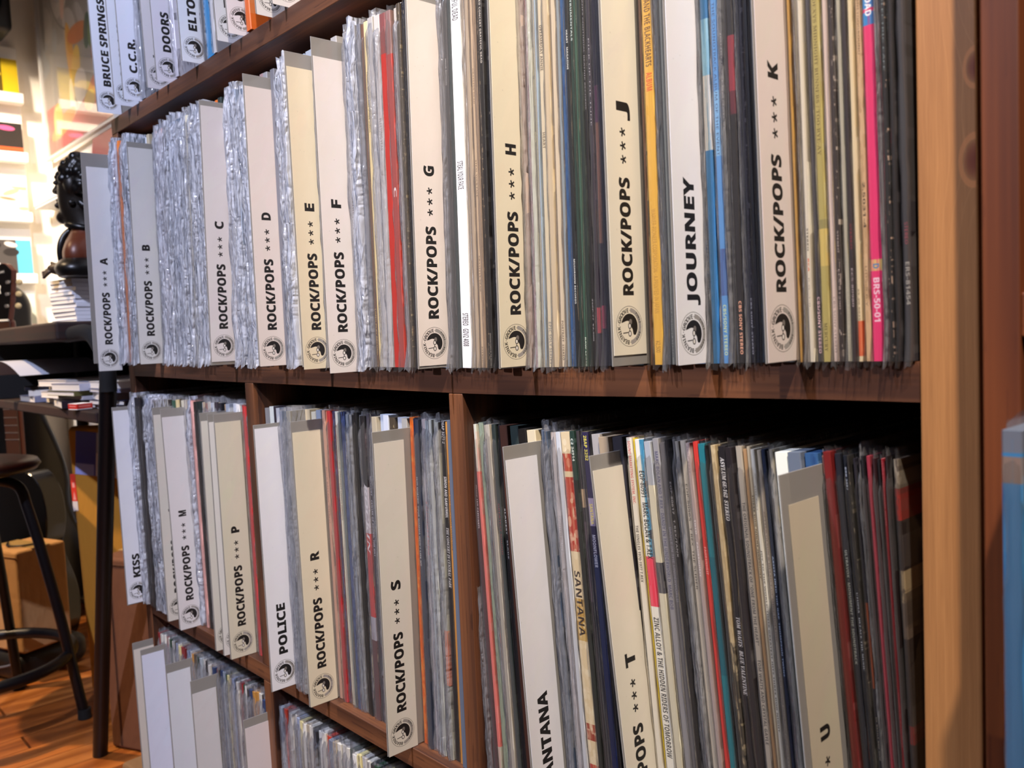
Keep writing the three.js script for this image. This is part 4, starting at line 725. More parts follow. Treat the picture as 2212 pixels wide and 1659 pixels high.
const cardMat = new THREE.MeshPhysicalMaterial({ color: 0xb4b0aa, transmission: 0.45, roughness: 0.35, thickness: 0, ior: 1.45, side: THREE.DoubleSide });
function paperGeo(h, slot) { const g = new THREE.BoxGeometry(0.0003, h, PW), p = g.attributes.position, n = g.attributes.normal, uv = new Float32Array(p.count * 2); for (let i = 0; i < p.count; i++) { const f = n.getX(i) > 0.5; uv[2 * i] = f ? (p.getY(i) + h / 2) / PH : 0.95; uv[2 * i + 1] = 1 - (slot * 256 + (f ? (PW / 2 - p.getZ(i)) / PW * LH : 6)) / LW; } g.setAttribute('uv', new THREE.BufferAttribute(uv, 2)); return g; }
CARDS.forEach(([id, row, x, lean, zf, lift, tone, text, margin, label, cut], i) => {
  const y = BASE[row] + (row === 'up' ? sag(x) : 0) + 0.0006, h = PH - (cut || 0);
  const g = thing('divider_card', label, 'divider', [x, y, zf], 0, 'divider cards between the records'); g.rotation.z = lean;
  const ch = 0.2985 + margin, cd = 0.285;
  part('card', rbox(0.0008, ch, cd, 0.0003, 1), cardMat, g, [0, ch / 2 + 0.0005, 0.0012 + (id === 'A' || id === 'U' ? 0.005 : 0) - cd / 2]);
  part('paper_label', paperGeo(h, i % 8), paperAtlas[Math.floor(i / 8)], g, [0.0009, h / 2 + lift, -PW / 2]);
});
// ---------------------------------------------------------------- far corner of the shop
const kraft = (c, s) => std(c, 0.85, { bumpMap: dataTex(256, 256, (u, v) => { const n = 255 * fbm(u * 10, v * 10, s, 4); return [n, n, n]; }, false), bumpScale: 0.002 });
const blackMetal = std(0x0c0c10, 0.38, { metalness: 0.2 }), blackGloss = std(0x070708, 0.16), whiteP = std(0xe9e6e2, 0.7);
function tube(pts, r, seg = 48) { return new THREE.TubeGeometry(new THREE.CatmullRomCurve3(pts.map((p) => new THREE.Vector3(...p)), false, 'centripetal'), seg, r, 12); }
// rack on the end wall with magazines leaning on its ledges
{
  const rack = thing('magazine_rack', 'white wall rack with ledges holding magazines face out', 'rack', [WX + 0.003, 0, -0.12]), rm = std(0xf2ede4, 0.55);
  part('back_board', rbox(0.016, 1.7, 0.34, 0.002), rm, rack, [0.008, 0.15, 0]);
  for (const y of [0.83, 0.648, 0.462, 0.27, 0.06]) { part('ledge', rbox(0.045, 0.012, 0.34, 0.003), rm, rack, [0.038, y - 0.006, 0]); part('lip', rbox(0.006, 0.022, 0.34, 0.002), rm, rack, [0.058, y + 0.008, 0]); }
  const mag = (y, h, label, draw) => { const tx = canvasTex(256, 256, draw), m = thing('magazine', label, 'magazine', [WX + 0.045, y + 0.001, -0.147]); m.rotation.z = 0.07; const mats = [std(0xffffff, 0.4, { map: tx }), whiteP]; part('cover', new THREE.BoxGeometry(0.0012, h, 0.27), mats[0], m, [0.004, h / 2, 0]); part('pages', new THREE.BoxGeometry(0.005, h - 0.003, 0.266), mats[1], m, [0, h / 2, 0]); };
  // the cover face looks along +x: canvas x = 0 is its edge towards the room, x = 256 its edge towards the corner
  mag(0.83, 0.125, 'yellow magazine with dark group portrait on the wall rack', (g) => { g.fillStyle = '#d8b81c'; g.fillRect(0, 0, 256, 256); g.fillStyle = '#5c4a14'; g.fillRect(0, 0, 214, 256); const r = rand(3); for (let i = 0; i < 26; i++) { g.fillStyle = i % 2 ? '#c8a82a' : '#3c300c'; g.beginPath(); g.ellipse(r() * 205, r() * 256, 12 + r() * 14, 14 + r() * 18, r(), 0, 7); g.fill(); } });
  mag(0.648, 0.11, 'dark magazine with pink title and orange band on the rack', (g) => { g.fillStyle = '#2e2824'; g.fillRect(0, 0, 256, 256); g.fillStyle = '#e05a8c'; for (let i = 0; i < 5; i++) { g.beginPath(); g.ellipse(30 + i * 46, 40 + (i % 2) * 8, 24, 18, 0.3, 0, 7); g.fill(); } g.fillStyle = '#e8dcc8'; g.font = 'bold 40px sans-serif'; g.fillText('ジミ・ヘン', 20, 122); g.font = 'bold 30px sans-serif'; g.fillText('ドリックス', 60, 156); g.fillStyle = '#c8582c'; g.fillRect(0, 176, 256, 26); g.fillStyle = '#9c3a34'; g.fillRect(0, 212, 256, 44); });
  mag(0.462, 0.1, 'pale magazine with faded brown figures on the rack', (g) => { g.fillStyle = '#e2d6bc'; g.fillRect(0, 0, 256, 256); const r = rand(8); for (let i = 0; i < 22; i++) { g.fillStyle = ['#b8a482', '#8c7a60', '#f2e8d2'][i % 3]; g.beginPath(); g.ellipse(r() * 256, r() * 256, 12 + r() * 26, 10 + r() * 26, r(), 0, 7); g.fill(); } });
  mag(0.27, 0.125, 'black and white photo magazine with cyan border on the rack', (g) => { g.fillStyle = '#59b6d8'; g.fillRect(0, 0, 256, 256); g.fillStyle = '#4a4440'; g.fillRect(0, 0, 216, 240); const r = rand(12); for (let i = 0; i < 22; i++) { g.fillStyle = i % 2 ? '#d8cfc4' : '#2a2522'; g.beginPath(); g.ellipse(r() * 212, r() * 150, 10 + r() * 12, 12 + r() * 14, r(), 0, 7); g.fill(); } g.fillStyle = '#f2efe8'; g.fillRect(60, 150, 110, 40); g.fillStyle = '#3f80c8'; g.fillRect(90, 186, 90, 40); });
  mag(0.06, 0.17, 'pale green catalogue standing on the lowest rack ledge', (g) => { g.fillStyle = '#cdd2c4'; g.fillRect(0, 0, 256, 256); g.fillStyle = '#e8c8c0'; g.fillRect(0, 150, 256, 60); g.fillStyle = '#9ab8b0'; g.fillRect(120, 10, 80, 60); });
  const sp = thing('loudspeaker', 'small black loudspeaker mounted high on the end wall', 'speaker', [WX + 0.003, 1.01, -0.165]); part('cabinet', rbox(0.14, 0.22, 0.17, 0.02, 4), std(0x0d0c0d, 0.6), sp, [0.1, 0.1, 0]); part('bracket', rbox(0.04, 0.04, 0.05, 0.004), blackMetal, sp, [0.018, 0.1, 0]); part('driver', new THREE.TorusGeometry(0.05, 0.008, 10, 30), blackGloss, sp, [0.171, 0.08, 0], [0, Math.PI / 2, 0]);
}
// framed abstract poster on the back wall, above a narrow ledge with a red sleeve
{
  const p = thing('poster', 'colourful abstract poster in clear plastic frame on the wall', 'poster', [-2.5, 0.97, WZ + 0.012]);
  const tx = canvasTex(768, 768, (g) => { const r = rand(44); g.fillStyle = '#a39c92'; g.fillRect(0, 0, 768, 768); const blob = (c, x, y, a, b, t = 0) => { g.fillStyle = c; g.beginPath(); g.ellipse(x, y, a, b, t, 0, 7); g.fill(); };
    for (let i = 0; i < 40; i++) blob(['#b8b0a8', '#8c857c', '#c6bcb4', '#9fa4a8'][i % 4], r() * 768, r() * 520, 30 + r() * 60, 20 + r() * 50, r());
    blob('#2c2420', 30, 120, 26, 260); blob('#b8421c', 520, 60, 70, 150, 0.3); blob('#c85a22', 620, 120, 60, 170, -0.2); blob('#7a2418', 580, 190, 50, 60); blob('#1f6a62', 240, 110, 34, 60, 0.5); blob('#d21c18', 330, 70, 46, 50); blob('#cfc6b4', 320, 180, 52, 120, 0.2); blob('#e6dcc8', 330, 210, 26, 80, 0.2); blob('#e0b09a', 290, 270, 26, 60, 0.3);
    g.strokeStyle = '#2a221c'; g.lineWidth = 9; g.beginPath(); g.moveTo(110, 60); g.bezierCurveTo(120, 240, 180, 330, 330, 380); g.stroke(); g.strokeStyle = '#e0d29a'; g.lineWidth = 7; g.beginPath(); g.moveTo(140, 40); g.lineTo(270, 210); g.stroke();
    blob('#e8a81c', 340, 470, 40, 120, -0.2); blob('#f0c436', 390, 540, 50, 90, 0.4); blob('#d87a1c', 440, 420, 120, 34, 0.1); blob('#2f5a34', 540, 440, 34, 60, 0.3); blob('#6a8a3c', 590, 450, 40, 60, 0.3); blob('#c86a2a', 640, 520, 70, 70); blob('#5a7a9c', 690, 500, 36, 30); blob('#ece4d4', 330, 630, 30, 80, -0.1); blob('#e0d8d0', 430, 600, 70, 60);
    g.fillStyle = '#c8382a'; g.fillRect(0, 600, 120, 168); g.beginPath(); g.moveTo(0, 768); g.lineTo(60, 660); g.lineTo(300, 700); g.lineTo(500, 640); g.lineTo(768, 560); g.lineTo(768, 768); g.fill(); blob('#f0962a', 200, 690, 160, 34, -0.15); blob('#f4c03c', 140, 660, 60, 60); blob('#d8442c', 620, 650, 140, 60, -0.2); blob('#d8b24a', 520, 670, 60, 34); });
  part('print', new THREE.BoxGeometry(0.62, 0.62, 0.004), std(0xffffff, 0.5, { map: tx }), p, [0, 0, 0]);
  part('clear_cover', new THREE.BoxGeometry(0.65, 0.65, 0.002), new THREE.MeshPhysicalMaterial({ color: 0xffffff, transmission: 0.96, roughness: 0.05, thickness: 0, ior: 1.49 }), p, [0, 0, 0.008]);
  for (const [x, y, w, h] of [[0, 0.325, 0.66, 0.008], [0, -0.325, 0.66, 0.008], [-0.325, 0, 0.008, 0.65], [0.325, 0, 0.008, 0.65]]) part('frame_bar', rbox(w, h, 0.014, 0.002), std(0xd8d2c8, 0.3), p, [x, y, 0.006]);
  const lg = thing('wall_ledge', 'narrow white ledge under the abstract poster', 'ledge', [-2.42, 0.5, WZ + 0.03]); part('board', rbox(0.86, 0.016, 0.06, 0.003), whiteP, lg, [0, 0, 0]); part('lip', rbox(0.86, 0.03, 0.006, 0.002), whiteP, lg, [0, 0.014, 0.03]);
  const rs = thing('red_sleeve', 'flat red card sleeve propped on the wall ledge', 'sleeve', [-2.2, 0.509, WZ + 0.03]); rs.rotation.x = -0.12; part('cover', rbox(0.36, 0.12, 0.004), std(0xa8242c, 0.35), rs, [0, 0.06, 0]); part('band', rbox(0.36, 0.03, 0.001, 0.0004), std(0x5a3a3c, 0.4), rs, [0, 0.03, 0.0026]);
}
// table with a lower shelf
let stackTop = 0;
const TBX = -1.585, TBZ = -0.005, TTOP = 0.1;
{
  const t = thing('table', 'dark red-brown wooden table with lower shelf and black legs', 'table', [TBX, 0, TBZ]);
  const top = grainUV(rbox(0.62, 0.036, 0.33, 0.006, 3), 0); part('table_top', top, tableWood, t, [-0.31, TTOP - 0.018, -0.165]);
  part('lower_shelf', grainUV(rbox(0.78, 0.02, 0.3, 0.003), 0, 0.2, 0.3), tableWood, t, [-0.25, -0.078, -0.168]);
  part('end_panel', rbox(0.012, 0.135, 0.3, 0.002), std(0x0c0a0c, 0.7), t, [-0.606, -0.0, -0.168]); part('back_cloth', rbox(0.6, 0.13, 0.006, 0.002), std(0x0a0a0c, 0.9), t, [-0.3, -0.0, -0.315]);
  const leg = (a, b) => part('leg', tube([a, [(a[0] + b[0]) / 2, (a[1] + b[1]) / 2, (a[2] + b[2]) / 2], b], 0.0148, 8), blackMetal, t);
  leg([0.183, -0.02 , -0.03], [-0.115, FLOOR + 0.001, -0.052]); leg([-0.59, 0.066, -0.2], [-0.6, FLOOR + 0.001, -0.2]); leg([-0.56, 0.066, -0.29], [-0.6, FLOOR + 0.001, -0.31]); leg([0.1, -0.06, -0.29], [0.06, FLOOR + 0.001, -0.31]);
  part('top_bracket', tube([[-0.05, 0.075, -0.03], [0.12, 0.07, -0.03], [0.183, 0.02, -0.03], [0.183, -0.03, -0.03]], 0.0146, 20), std(0x0a0a0c, 0.85), t);
  // booklets and the bust on them
  const cover = std(0xdfe0ea, 0.6), pages = std(0xece4d6, 0.85); let y = TTOP + 0.0004; const r = rand(61);
  const gC = rbox(0.1, 0.0008, 0.12, 0.0003, 1), gP = new THREE.BoxGeometry(0.098, 1, 0.118);
  for (let i = 0; i < 11; i++) { const h = 0.0082, b = thing('booklet', 'white stapled booklet in the stack under the bronze bust', 'booklet', [-1.802 + (r() - 0.5) * 0.006, y, -0.135 + (r() - 0.5) * 0.006], 0.2 + (r() - 0.5) * 0.08, 'booklets stacked on the table'); const pg = part('pages', gP, pages, b, [0, h / 2, 0]); pg.scale.y = h - 0.0018; part('cover', gC, cover, b, [0, 0.0005, 0]); part('cover', gC, cover, b, [0, h - 0.0005, 0]); part('spine', rbox(0.0012, h - 0.0006, 0.12, 0.0004, 1), cover, b, [0.0495, h / 2, 0]); y += h + 0.0003; }
  stackTop = y;
}
function sdfMesh(fn, min, max, n) {
  const mc = new MarchingCubes(n, new THREE.MeshBasicMaterial(), false, false, 60000), half = n / 2, c = min.map((a, i) => (a + max[i]) / 2), s = min.map((a, i) => (max[i] - a) / 2); mc.isolation = 0;
  for (let z = 0; z < n; z++) for (let y = 0; y < n; y++) for (let x = 0; x < n; x++) mc.field[x + y * n + z * n * n] = -fn(c[0] + (x - half) / half * s[0], c[1] + (y - half) / half * s[1], c[2] + (z - half) / half * s[2]);
  mc.update(); const k = mc.count * 3 || 0, P = mc.positionArray.slice(0, k), N = new Float32Array(k), e = 0.0008;
  for (let i = 0; i < k; i += 3) { const p = [0, 1, 2].map((q) => P[i + q] * s[q] + c[q]); for (let q = 0; q < 3; q++) P[i + q] = p[q]; const g = [fn(p[0] + e, p[1], p[2]) - fn(p[0] - e, p[1], p[2]), fn(p[0], p[1] + e, p[2]) - fn(p[0], p[1] - e, p[2]), fn(p[0], p[1], p[2] + e) - fn(p[0], p[1], p[2] - e)], l = Math.hypot(...g) || 1; for (let q = 0; q < 3; q++) N[i + q] = g[q] / l; }
  const g = new THREE.BufferGeometry(); g.setAttribute('position', new THREE.BufferAttribute(P, 3)); g.setAttribute('normal', new THREE.BufferAttribute(N, 3)); return g;
}
const ell = (x, y, z, c, r) => { const a = (x - c[0]) / r[0], b = (y - c[1]) / r[1], d = (z - c[2]) / r[2], k = Math.hypot(a, b, d); return (k - 1) * Math.min(...r); };
const cap = (x, y, z, a, b, ra, rb) => { const ba = [b[0] - a[0], b[1] - a[1], b[2] - a[2]], pa = [x - a[0], y - a[1], z - a[2]], t = Math.max(0, Math.min(1, (pa[0] * ba[0] + pa[1] * ba[1] + pa[2] * ba[2]) / (ba[0] ** 2 + ba[1] ** 2 + ba[2] ** 2))); return Math.hypot(pa[0] - ba[0] * t, pa[1] - ba[1] * t, pa[2] - ba[2] * t) - (ra + (rb - ra) * t); };
const smin = (a, b, k) => { const h = Math.max(0, k - Math.abs(a - b)) / k; return Math.min(a, b) - h * h * k / 4; };
// bust of a man in profile: +z is the way he looks
{
  const b = thing('bust', 'dark bronze bust of a curly haired man on booklets', 'bust', [-1.759, stackTop + 0.0006, -0.109], -0.742);
  const bronze = std(0x1d1712, 0.42, { metalness: 0.35 }), hairM = std(0x0e0d0d, 0.35, { metalness: 0.2 });
  const head = (x, y, z) => { let d = ell(x, y, z, [0, 0.197, -0.008], [0.04, 0.056, 0.04]); d = smin(d, ell(x, y, z, [0, 0.152, 0.002], [0.032, 0.042, 0.031]), 0.02); d = smin(d, cap(x, y, z, [0, 0.128, 0.026], [0, 0.13, 0.0], 0.012, 0.02), 0.012); d = smin(d, cap(x, y, z, [0, 0.203, 0.031], [0, 0.183, 0.0425], 0.0035, 0.0062), 0.007); d = smin(d, ell(x, y, z, [0.007, 0.18, 0.034], [0.006, 0.005, 0.007]), 0.005); d = smin(d, ell(x, y, z, [-0.007, 0.18, 0.034], [0.006, 0.005, 0.007]), 0.005); d = smin(d, ell(x, y, z, [0, 0.208, 0.027], [0.027, 0.006, 0.0085]), 0.008); d = smin(d, ell(x, y, z, [0, 0.163, 0.0335], [0.013, 0.0046, 0.0065]), 0.003); d = smin(d, ell(x, y, z, [0, 0.1525, 0.037], [0.012, 0.0062, 0.0078]), 0.003); d = smin(d, ell(x, y, z, [0, 0.127, 0.0305], [0.013, 0.0095, 0.0115]), 0.01); for (const s of [-1, 1]) { d = Math.max(d, -ell(x, y, z, [s * 0.016, 0.197, 0.041], [0.009, 0.005, 0.007])); d = smin(d, ell(x, y, z, [s * 0.016, 0.197, 0.0315], [0.0065, 0.0045, 0.006]), 0.003); d = smin(d, ell(x, y, z, [s * 0.041, 0.19, -0.008], [0.006, 0.016, 0.011]), 0.006); } return smin(d, cap(x, y, z, [0, 0.135, -0.012], [0, 0.07, -0.022], 0.026, 0.032), 0.02); };
  part('head', sdfMesh(head, [-0.06, 0.06, -0.065], [0.06, 0.27, 0.06], 84), bronze, b);
  const rr = rand(19), curls = []; for (let i = 0; i < 90; i++) { const th = rr() * 6.283, u = rr() * 1.25 - 0.15, s = Math.sqrt(Math.max(0, 1 - u * u)); if (u < 1) curls.push([Math.cos(th) * s * 0.04, 0.207 + u * 0.046, -0.012 + Math.sin(th) * s * (Math.sin(th) > 0 ? 0.036 : 0.048), 0.006 + rr() * 0.005]); }
  for (let i = 0; i < 26; i++) { const s = i % 2 ? 1 : -1; curls.push([s * (0.034 + rr() * 0.006), 0.145 + rr() * 0.06, -0.04 + rr() * 0.034, 0.007 + rr() * 0.004]); }
  const hair = (x, y, z) => { let d = ell(x, y, z, [0, 0.215, -0.02], [0.041, 0.039, 0.043]); for (const c of curls) { if (Math.abs(x - c[0]) > 0.03 || Math.abs(y - c[1]) > 0.03 || Math.abs(z - c[2]) > 0.03) continue; if (c[2] > 0.02 && c[1] < 0.222) continue; d = smin(d, Math.hypot(x - c[0], y - c[1], z - c[2]) - c[3], 0.004); } return d; };
  part('hair', sdfMesh(hair, [-0.07, 0.11, -0.085], [0.07, 0.29, 0.06], 72), hairM, b);
  const chest = (x, y, z) => { let d = ell(x, y, z, [0, 0.045, -0.016], [0.07, 0.05, 0.038]); d = smin(d, cap(x, y, z, [0, 0.09, -0.018], [0, 0.05, -0.012], 0.03, 0.04), 0.02); return Math.max(d, -y + 0.0); };
  part('shirt', sdfMesh(chest, [-0.09, -0.01, -0.08], [0.09, 0.13, 0.05], 56), std(0x5c2c1a, 0.4, { metalness: 0.1 }), b);
  for (const s of [-1, 1]) part('lapel', tube([[s * 0.006, 0.108, 0.0], [s * 0.014, 0.09, 0.022], [s * 0.02, 0.068, 0.03], [s * 0.018, 0.04, 0.032], [s * 0.01, 0.02, 0.03]], 0.0065, 30), hairM, b);
  part('collar', new THREE.TorusGeometry(0.033, 0.007, 12, 36), hairM, b, [0, 0.104, -0.014], [Math.PI / 2 - 0.25, 0, 0]);
  part('jacket_base', sdfMesh((x, y, z) => Math.max(smin(ell(x, y, z, [0, 0.012, -0.02], [0.088, 0.036, 0.05]), ell(x, y, z, [0, 0.02, 0.0], [0.06, 0.02, 0.036]), 0.02), -y), [-0.1, -0.01, -0.09], [0.1, 0.06, 0.06], 48), hairM, b);
  const hand = (x, y, z) => { let d = ell(x, y, z, [0.018, 0.02, 0.042], [0.011, 0.008, 0.014]); d = smin(d, cap(x, y, z, [0.03, 0.018, 0.015], [0.02, 0.019, 0.036], 0.01, 0.008), 0.008); for (let k = 0; k < 4; k++) d = smin(d, cap(x, y, z, [0.01 + k * 0.0052, 0.021 - k * 0.0022, 0.05], [0.009 + k * 0.0052, 0.019 - k * 0.004, 0.066 - Math.abs(k - 1) * 0.003], 0.0032, 0.0024), 0.002); return smin(d, cap(x, y, z, [0.012, 0.025, 0.044], [0.008, 0.03, 0.054], 0.0034, 0.0025), 0.003); };
  part('hand', sdfMesh(hand, [-0.01, -0.002, 0.0], [0.05, 0.045, 0.075], 60), std(0x3a2c22, 0.5, { metalness: 0.15 }), b, [-0.006, -0.006, -0.008]).scale.set(1.25, 1.35, 1.25);
}
// guitar and guitar case behind the table
{
  const g = thing('guitar', 'guitar with black headstock and cream tuning pegs by the table', 'guitar', [-2.5, FLOOR, -0.12], 0.55);
  const sh = new THREE.Shape(), H0 = 0.935, top = 0.152; sh.moveTo(-0.021, 0); sh.bezierCurveTo(-0.03, 0.03, -0.04, 0.08, -0.046, top - 0.02); sh.lineTo(-0.03, top - 0.004); sh.quadraticCurveTo(-0.015, top + 0.004, 0, top - 0.006); sh.quadraticCurveTo(0.015, top + 0.004, 0.03, top - 0.004); sh.lineTo(0.046, top - 0.02); sh.bezierCurveTo(0.04, 0.08, 0.03, 0.03, 0.021, 0);
  const wood = std(0x5a2414, 0.35), cream = std(0xb8a67c, 0.35), metal = std(0xb8b8ba, 0.25, { metalness: 0.9 });
  const head = part('headstock', new THREE.ExtrudeGeometry(sh, { depth: 0.014, bevelEnabled: true, bevelSize: 0.0012, bevelThickness: 0.001, bevelSegments: 2 }), wood, g, [0, H0, -0.002]);
  part('face_plate', new THREE.ExtrudeGeometry(sh, { depth: 0.002, bevelEnabled: false }), blackGloss, head, [0, 0, 0.0152]);
  const script = canvasTex(256, 64, (c) => { c.fillStyle = '#070708'; c.fillRect(0, 0, 256, 64); c.fillStyle = '#c8c4bc'; c.font = 'italic bold 44px serif'; c.fillText('Epiphone', 30, 46); });
  part('script', new THREE.BoxGeometry(0.05, 0.0125, 0.0004), std(0xffffff, 0.3, { map: script }), head, [0, top - 0.024, 0.0175], [0, 0, 0.12]);
  const cr = new THREE.Shape(); cr.moveTo(-0.005, -0.012); cr.lineTo(0.005, -0.012); cr.lineTo(0.003, -0.002); cr.lineTo(0.007, 0.008); cr.lineTo(0, 0.014); cr.lineTo(-0.007, 0.008); cr.lineTo(-0.003, -0.002); part('inlay', new THREE.ExtrudeGeometry(cr, { depth: 0.0004, bevelEnabled: false }), std(0xe0dcc8, 0.3), head, [0, 0.083, 0.0172]);
  for (const s of [-1, 1]) for (let k = 0; k < 3; k++) { const y = 0.036 + k * 0.032, x = s * (0.024 + k * 0.005); part('string_post', new THREE.CylinderGeometry(0.0048, 0.0055, 0.008, 16), metal, head, [x, y, 0.019], [Math.PI / 2, 0, 0]); const pg = part('tuning_peg', new THREE.SphereGeometry(0.0085, 16, 12), cream, head, [s * (0.047 + k * 0.005), y, 0.004]); pg.scale.set(1.25, 0.95, 0.55); part('peg_shaft', new THREE.CylinderGeometry(0.0016, 0.0016, 0.02, 8), metal, head, [s * (0.036 + k * 0.005), y, 0.004], [0, 0, Math.PI / 2]); }
  part('nut', rbox(0.043, 0.005, 0.006, 0.001), std(0xf0ead8, 0.4), g, [0, H0 - 0.002, 0.013]);
  part('neck', grainUV(rbox(0.046, 0.42, 0.02, 0.008, 3), 1), wood, g, [0, H0 - 0.21, -0.002]);
  const fb = part('fretboard', rbox(0.046, 0.42, 0.005, 0.001), std(0x3a2014, 0.4), g, [0, H0 - 0.215, 0.0105]); for (let k = 1; k < 13; k++) part('fret', rbox(0.046, 0.0014, 0.0016, 0.0005, 1), metal, fb, [0, 0.21 - 0.64 * (1 - 2 ** (-k / 12)) * 1.02, 0.0028]);
  const body = new THREE.Shape(); // a slim small-bodied instrument
   body.moveTo(0, 0.49); body.bezierCurveTo(0.16, 0.52, 0.17, 0.34, 0.115, 0.29); body.bezierCurveTo(0.1, 0.25, 0.2, 0.2, 0.19, 0.1); body.bezierCurveTo(0.18, 0.0, 0.08, 0.0, 0, 0.0); body.bezierCurveTo(-0.08, 0.0, -0.18, 0.0, -0.19, 0.1); body.bezierCurveTo(-0.2, 0.2, -0.1, 0.25, -0.115, 0.29); body.bezierCurveTo(-0.17, 0.34, -0.16, 0.52, 0, 0.49);
  part('body', new THREE.ExtrudeGeometry(body, { depth: 0.06, bevelEnabled: true, bevelSize: 0.006, bevelThickness: 0.005, bevelSegments: 3, curveSegments: 24 }), blackGloss, g, [0, 0.014, -0.055]).scale.x = 0.62;
  const c = thing('guitar_case', 'black glossy guitar case standing upright behind the table', 'case', [-2.775, FLOOR, -0.16], 1.5708), cs = new THREE.Shape(); cs.moveTo(-0.17, 0.1); cs.bezierCurveTo(-0.17, -0.02, 0.17, -0.02, 0.17, 0.1); cs.bezierCurveTo(0.18, 0.25, 0.11, 0.3, 0.13, 0.42); cs.bezierCurveTo(0.12, 0.56, 0.06, 0.62, 0.055, 0.75); cs.lineTo(0.062, 0.96); cs.bezierCurveTo(0.06, 1.05, -0.06, 1.05, -0.062, 0.96); cs.lineTo(-0.055, 0.75); cs.bezierCurveTo(-0.06, 0.62, -0.12, 0.56, -0.13, 0.42); cs.bezierCurveTo(-0.11, 0.3, -0.18, 0.25, -0.17, 0.1);
  part('shell', new THREE.ExtrudeGeometry(cs, { depth: 0.05, bevelEnabled: true, bevelSize: 0.02, bevelThickness: 0.03, bevelSegments: 6, curveSegments: 20 }), blackGloss, c, [0, 0.012, -0.02]);
  for (const y of [0.3, 0.62]) part('latch', rbox(0.02, 0.03, 0.012, 0.003), std(0xc0c4c8, 0.25, { metalness: 0.9 }), c, [0.15 - (y > 0.5 ? 0.07 : 0.02), y, 0.035]);
}
// heap of magazines on the lower table shelf
{
  const r = rand(23), S = -0.0676; const cols = [['#dcd8e0', 'pale lilac'], ['#3a3c58', 'navy'], ['#c9c5c6', 'light grey'], ['#8d8fa8', 'blue-grey'], ['#e8e2da', 'cream'], ['#20202a', 'black'], ['#a8a8b4', 'mid grey'], ['#5c5a30', 'olive'], ['#b4b6c8', 'bluish white'], ['#6a6c80', 'slate']];
  const pile = [[-1.52, 0.0, 5], [-1.66, 0.03, 4], [-1.82, 0.01, 4], [-1.97, 0.02, 3]], pg = std(0xd8d2ca, 0.9); let ci = 0;
  const place = ['in the pile by the table leg', 'in the pile beside the red box', 'in the sliding middle pile', 'in the curled pile at the shelf end'];
  pile.forEach(([x, z, n], k) => { let y = S; for (let i = 0; i < n; i++) { const h = 0.006 + r() * 0.009, [c, nm] = cols[ci++ % cols.length], m = thing('magazine', `${nm} magazine ${place[k]}`, 'magazine', [x + (r() - 0.5) * 0.02, y + 0.0004, -0.16 + z + (r() - 0.5) * 0.02], (r() - 0.5) * 0.5, 'magazines heaped on the lower table shelf'); const cm = std(c, 0.3); part('pages', new THREE.BoxGeometry(0.12, h - 0.002, 0.2), pg, m, [0, h / 2, 0]); part('cover', rbox(0.122, 0.0011, 0.203, 0.0004, 1), cm, m, [0, 0.0006, 0]); part('cover', rbox(0.122, 0.0011, 0.203, 0.0004, 1), cm, m, [0, h - 0.0006, 0]); part('spine', rbox(0.0012, h, 0.203, 0.0004, 1), cm, m, [0.061, h / 2, 0]); y += h + 0.0006; } });
  const tt = canvasTex(128, 32, (g) => { g.fillStyle = '#c8281c'; g.fillRect(0, 0, 128, 32); g.fillStyle = '#e88a80'; g.fillRect(14, 12, 96, 7); });
  const rb = thing('red_box', 'small red and white box in front of the magazines', 'box', [-1.555, -0.067, -0.03], 0.25); part('carton', rbox(0.03, 0.012, 0.03, 0.001), whiteP, rb, [0, 0.006, 0]); part('print', new THREE.BoxGeometry(0.0302, 0.0092, 0.0302), std(0xffffff, 0.4, { map: tt }), rb, [0, 0.0068, 0]);
  const sheet = new THREE.PlaneGeometry(0.16, 0.2, 14, 2), sp = sheet.attributes.position; for (let i = 0; i < sp.count; i++) sp.setZ(i, 0.045 * Math.cos(sp.getX(i) / 0.16 * 2.6)); sheet.computeVertexNormals();
  single('curled_magazine', sheet, std(0xc4c8d6, 0.3, { side: THREE.DoubleSide }), 'pale magazine curled over at the shelf end', 'magazine', [-2.0, -0.018, -0.08], [-Math.PI / 2, 0, 0.3]);
}
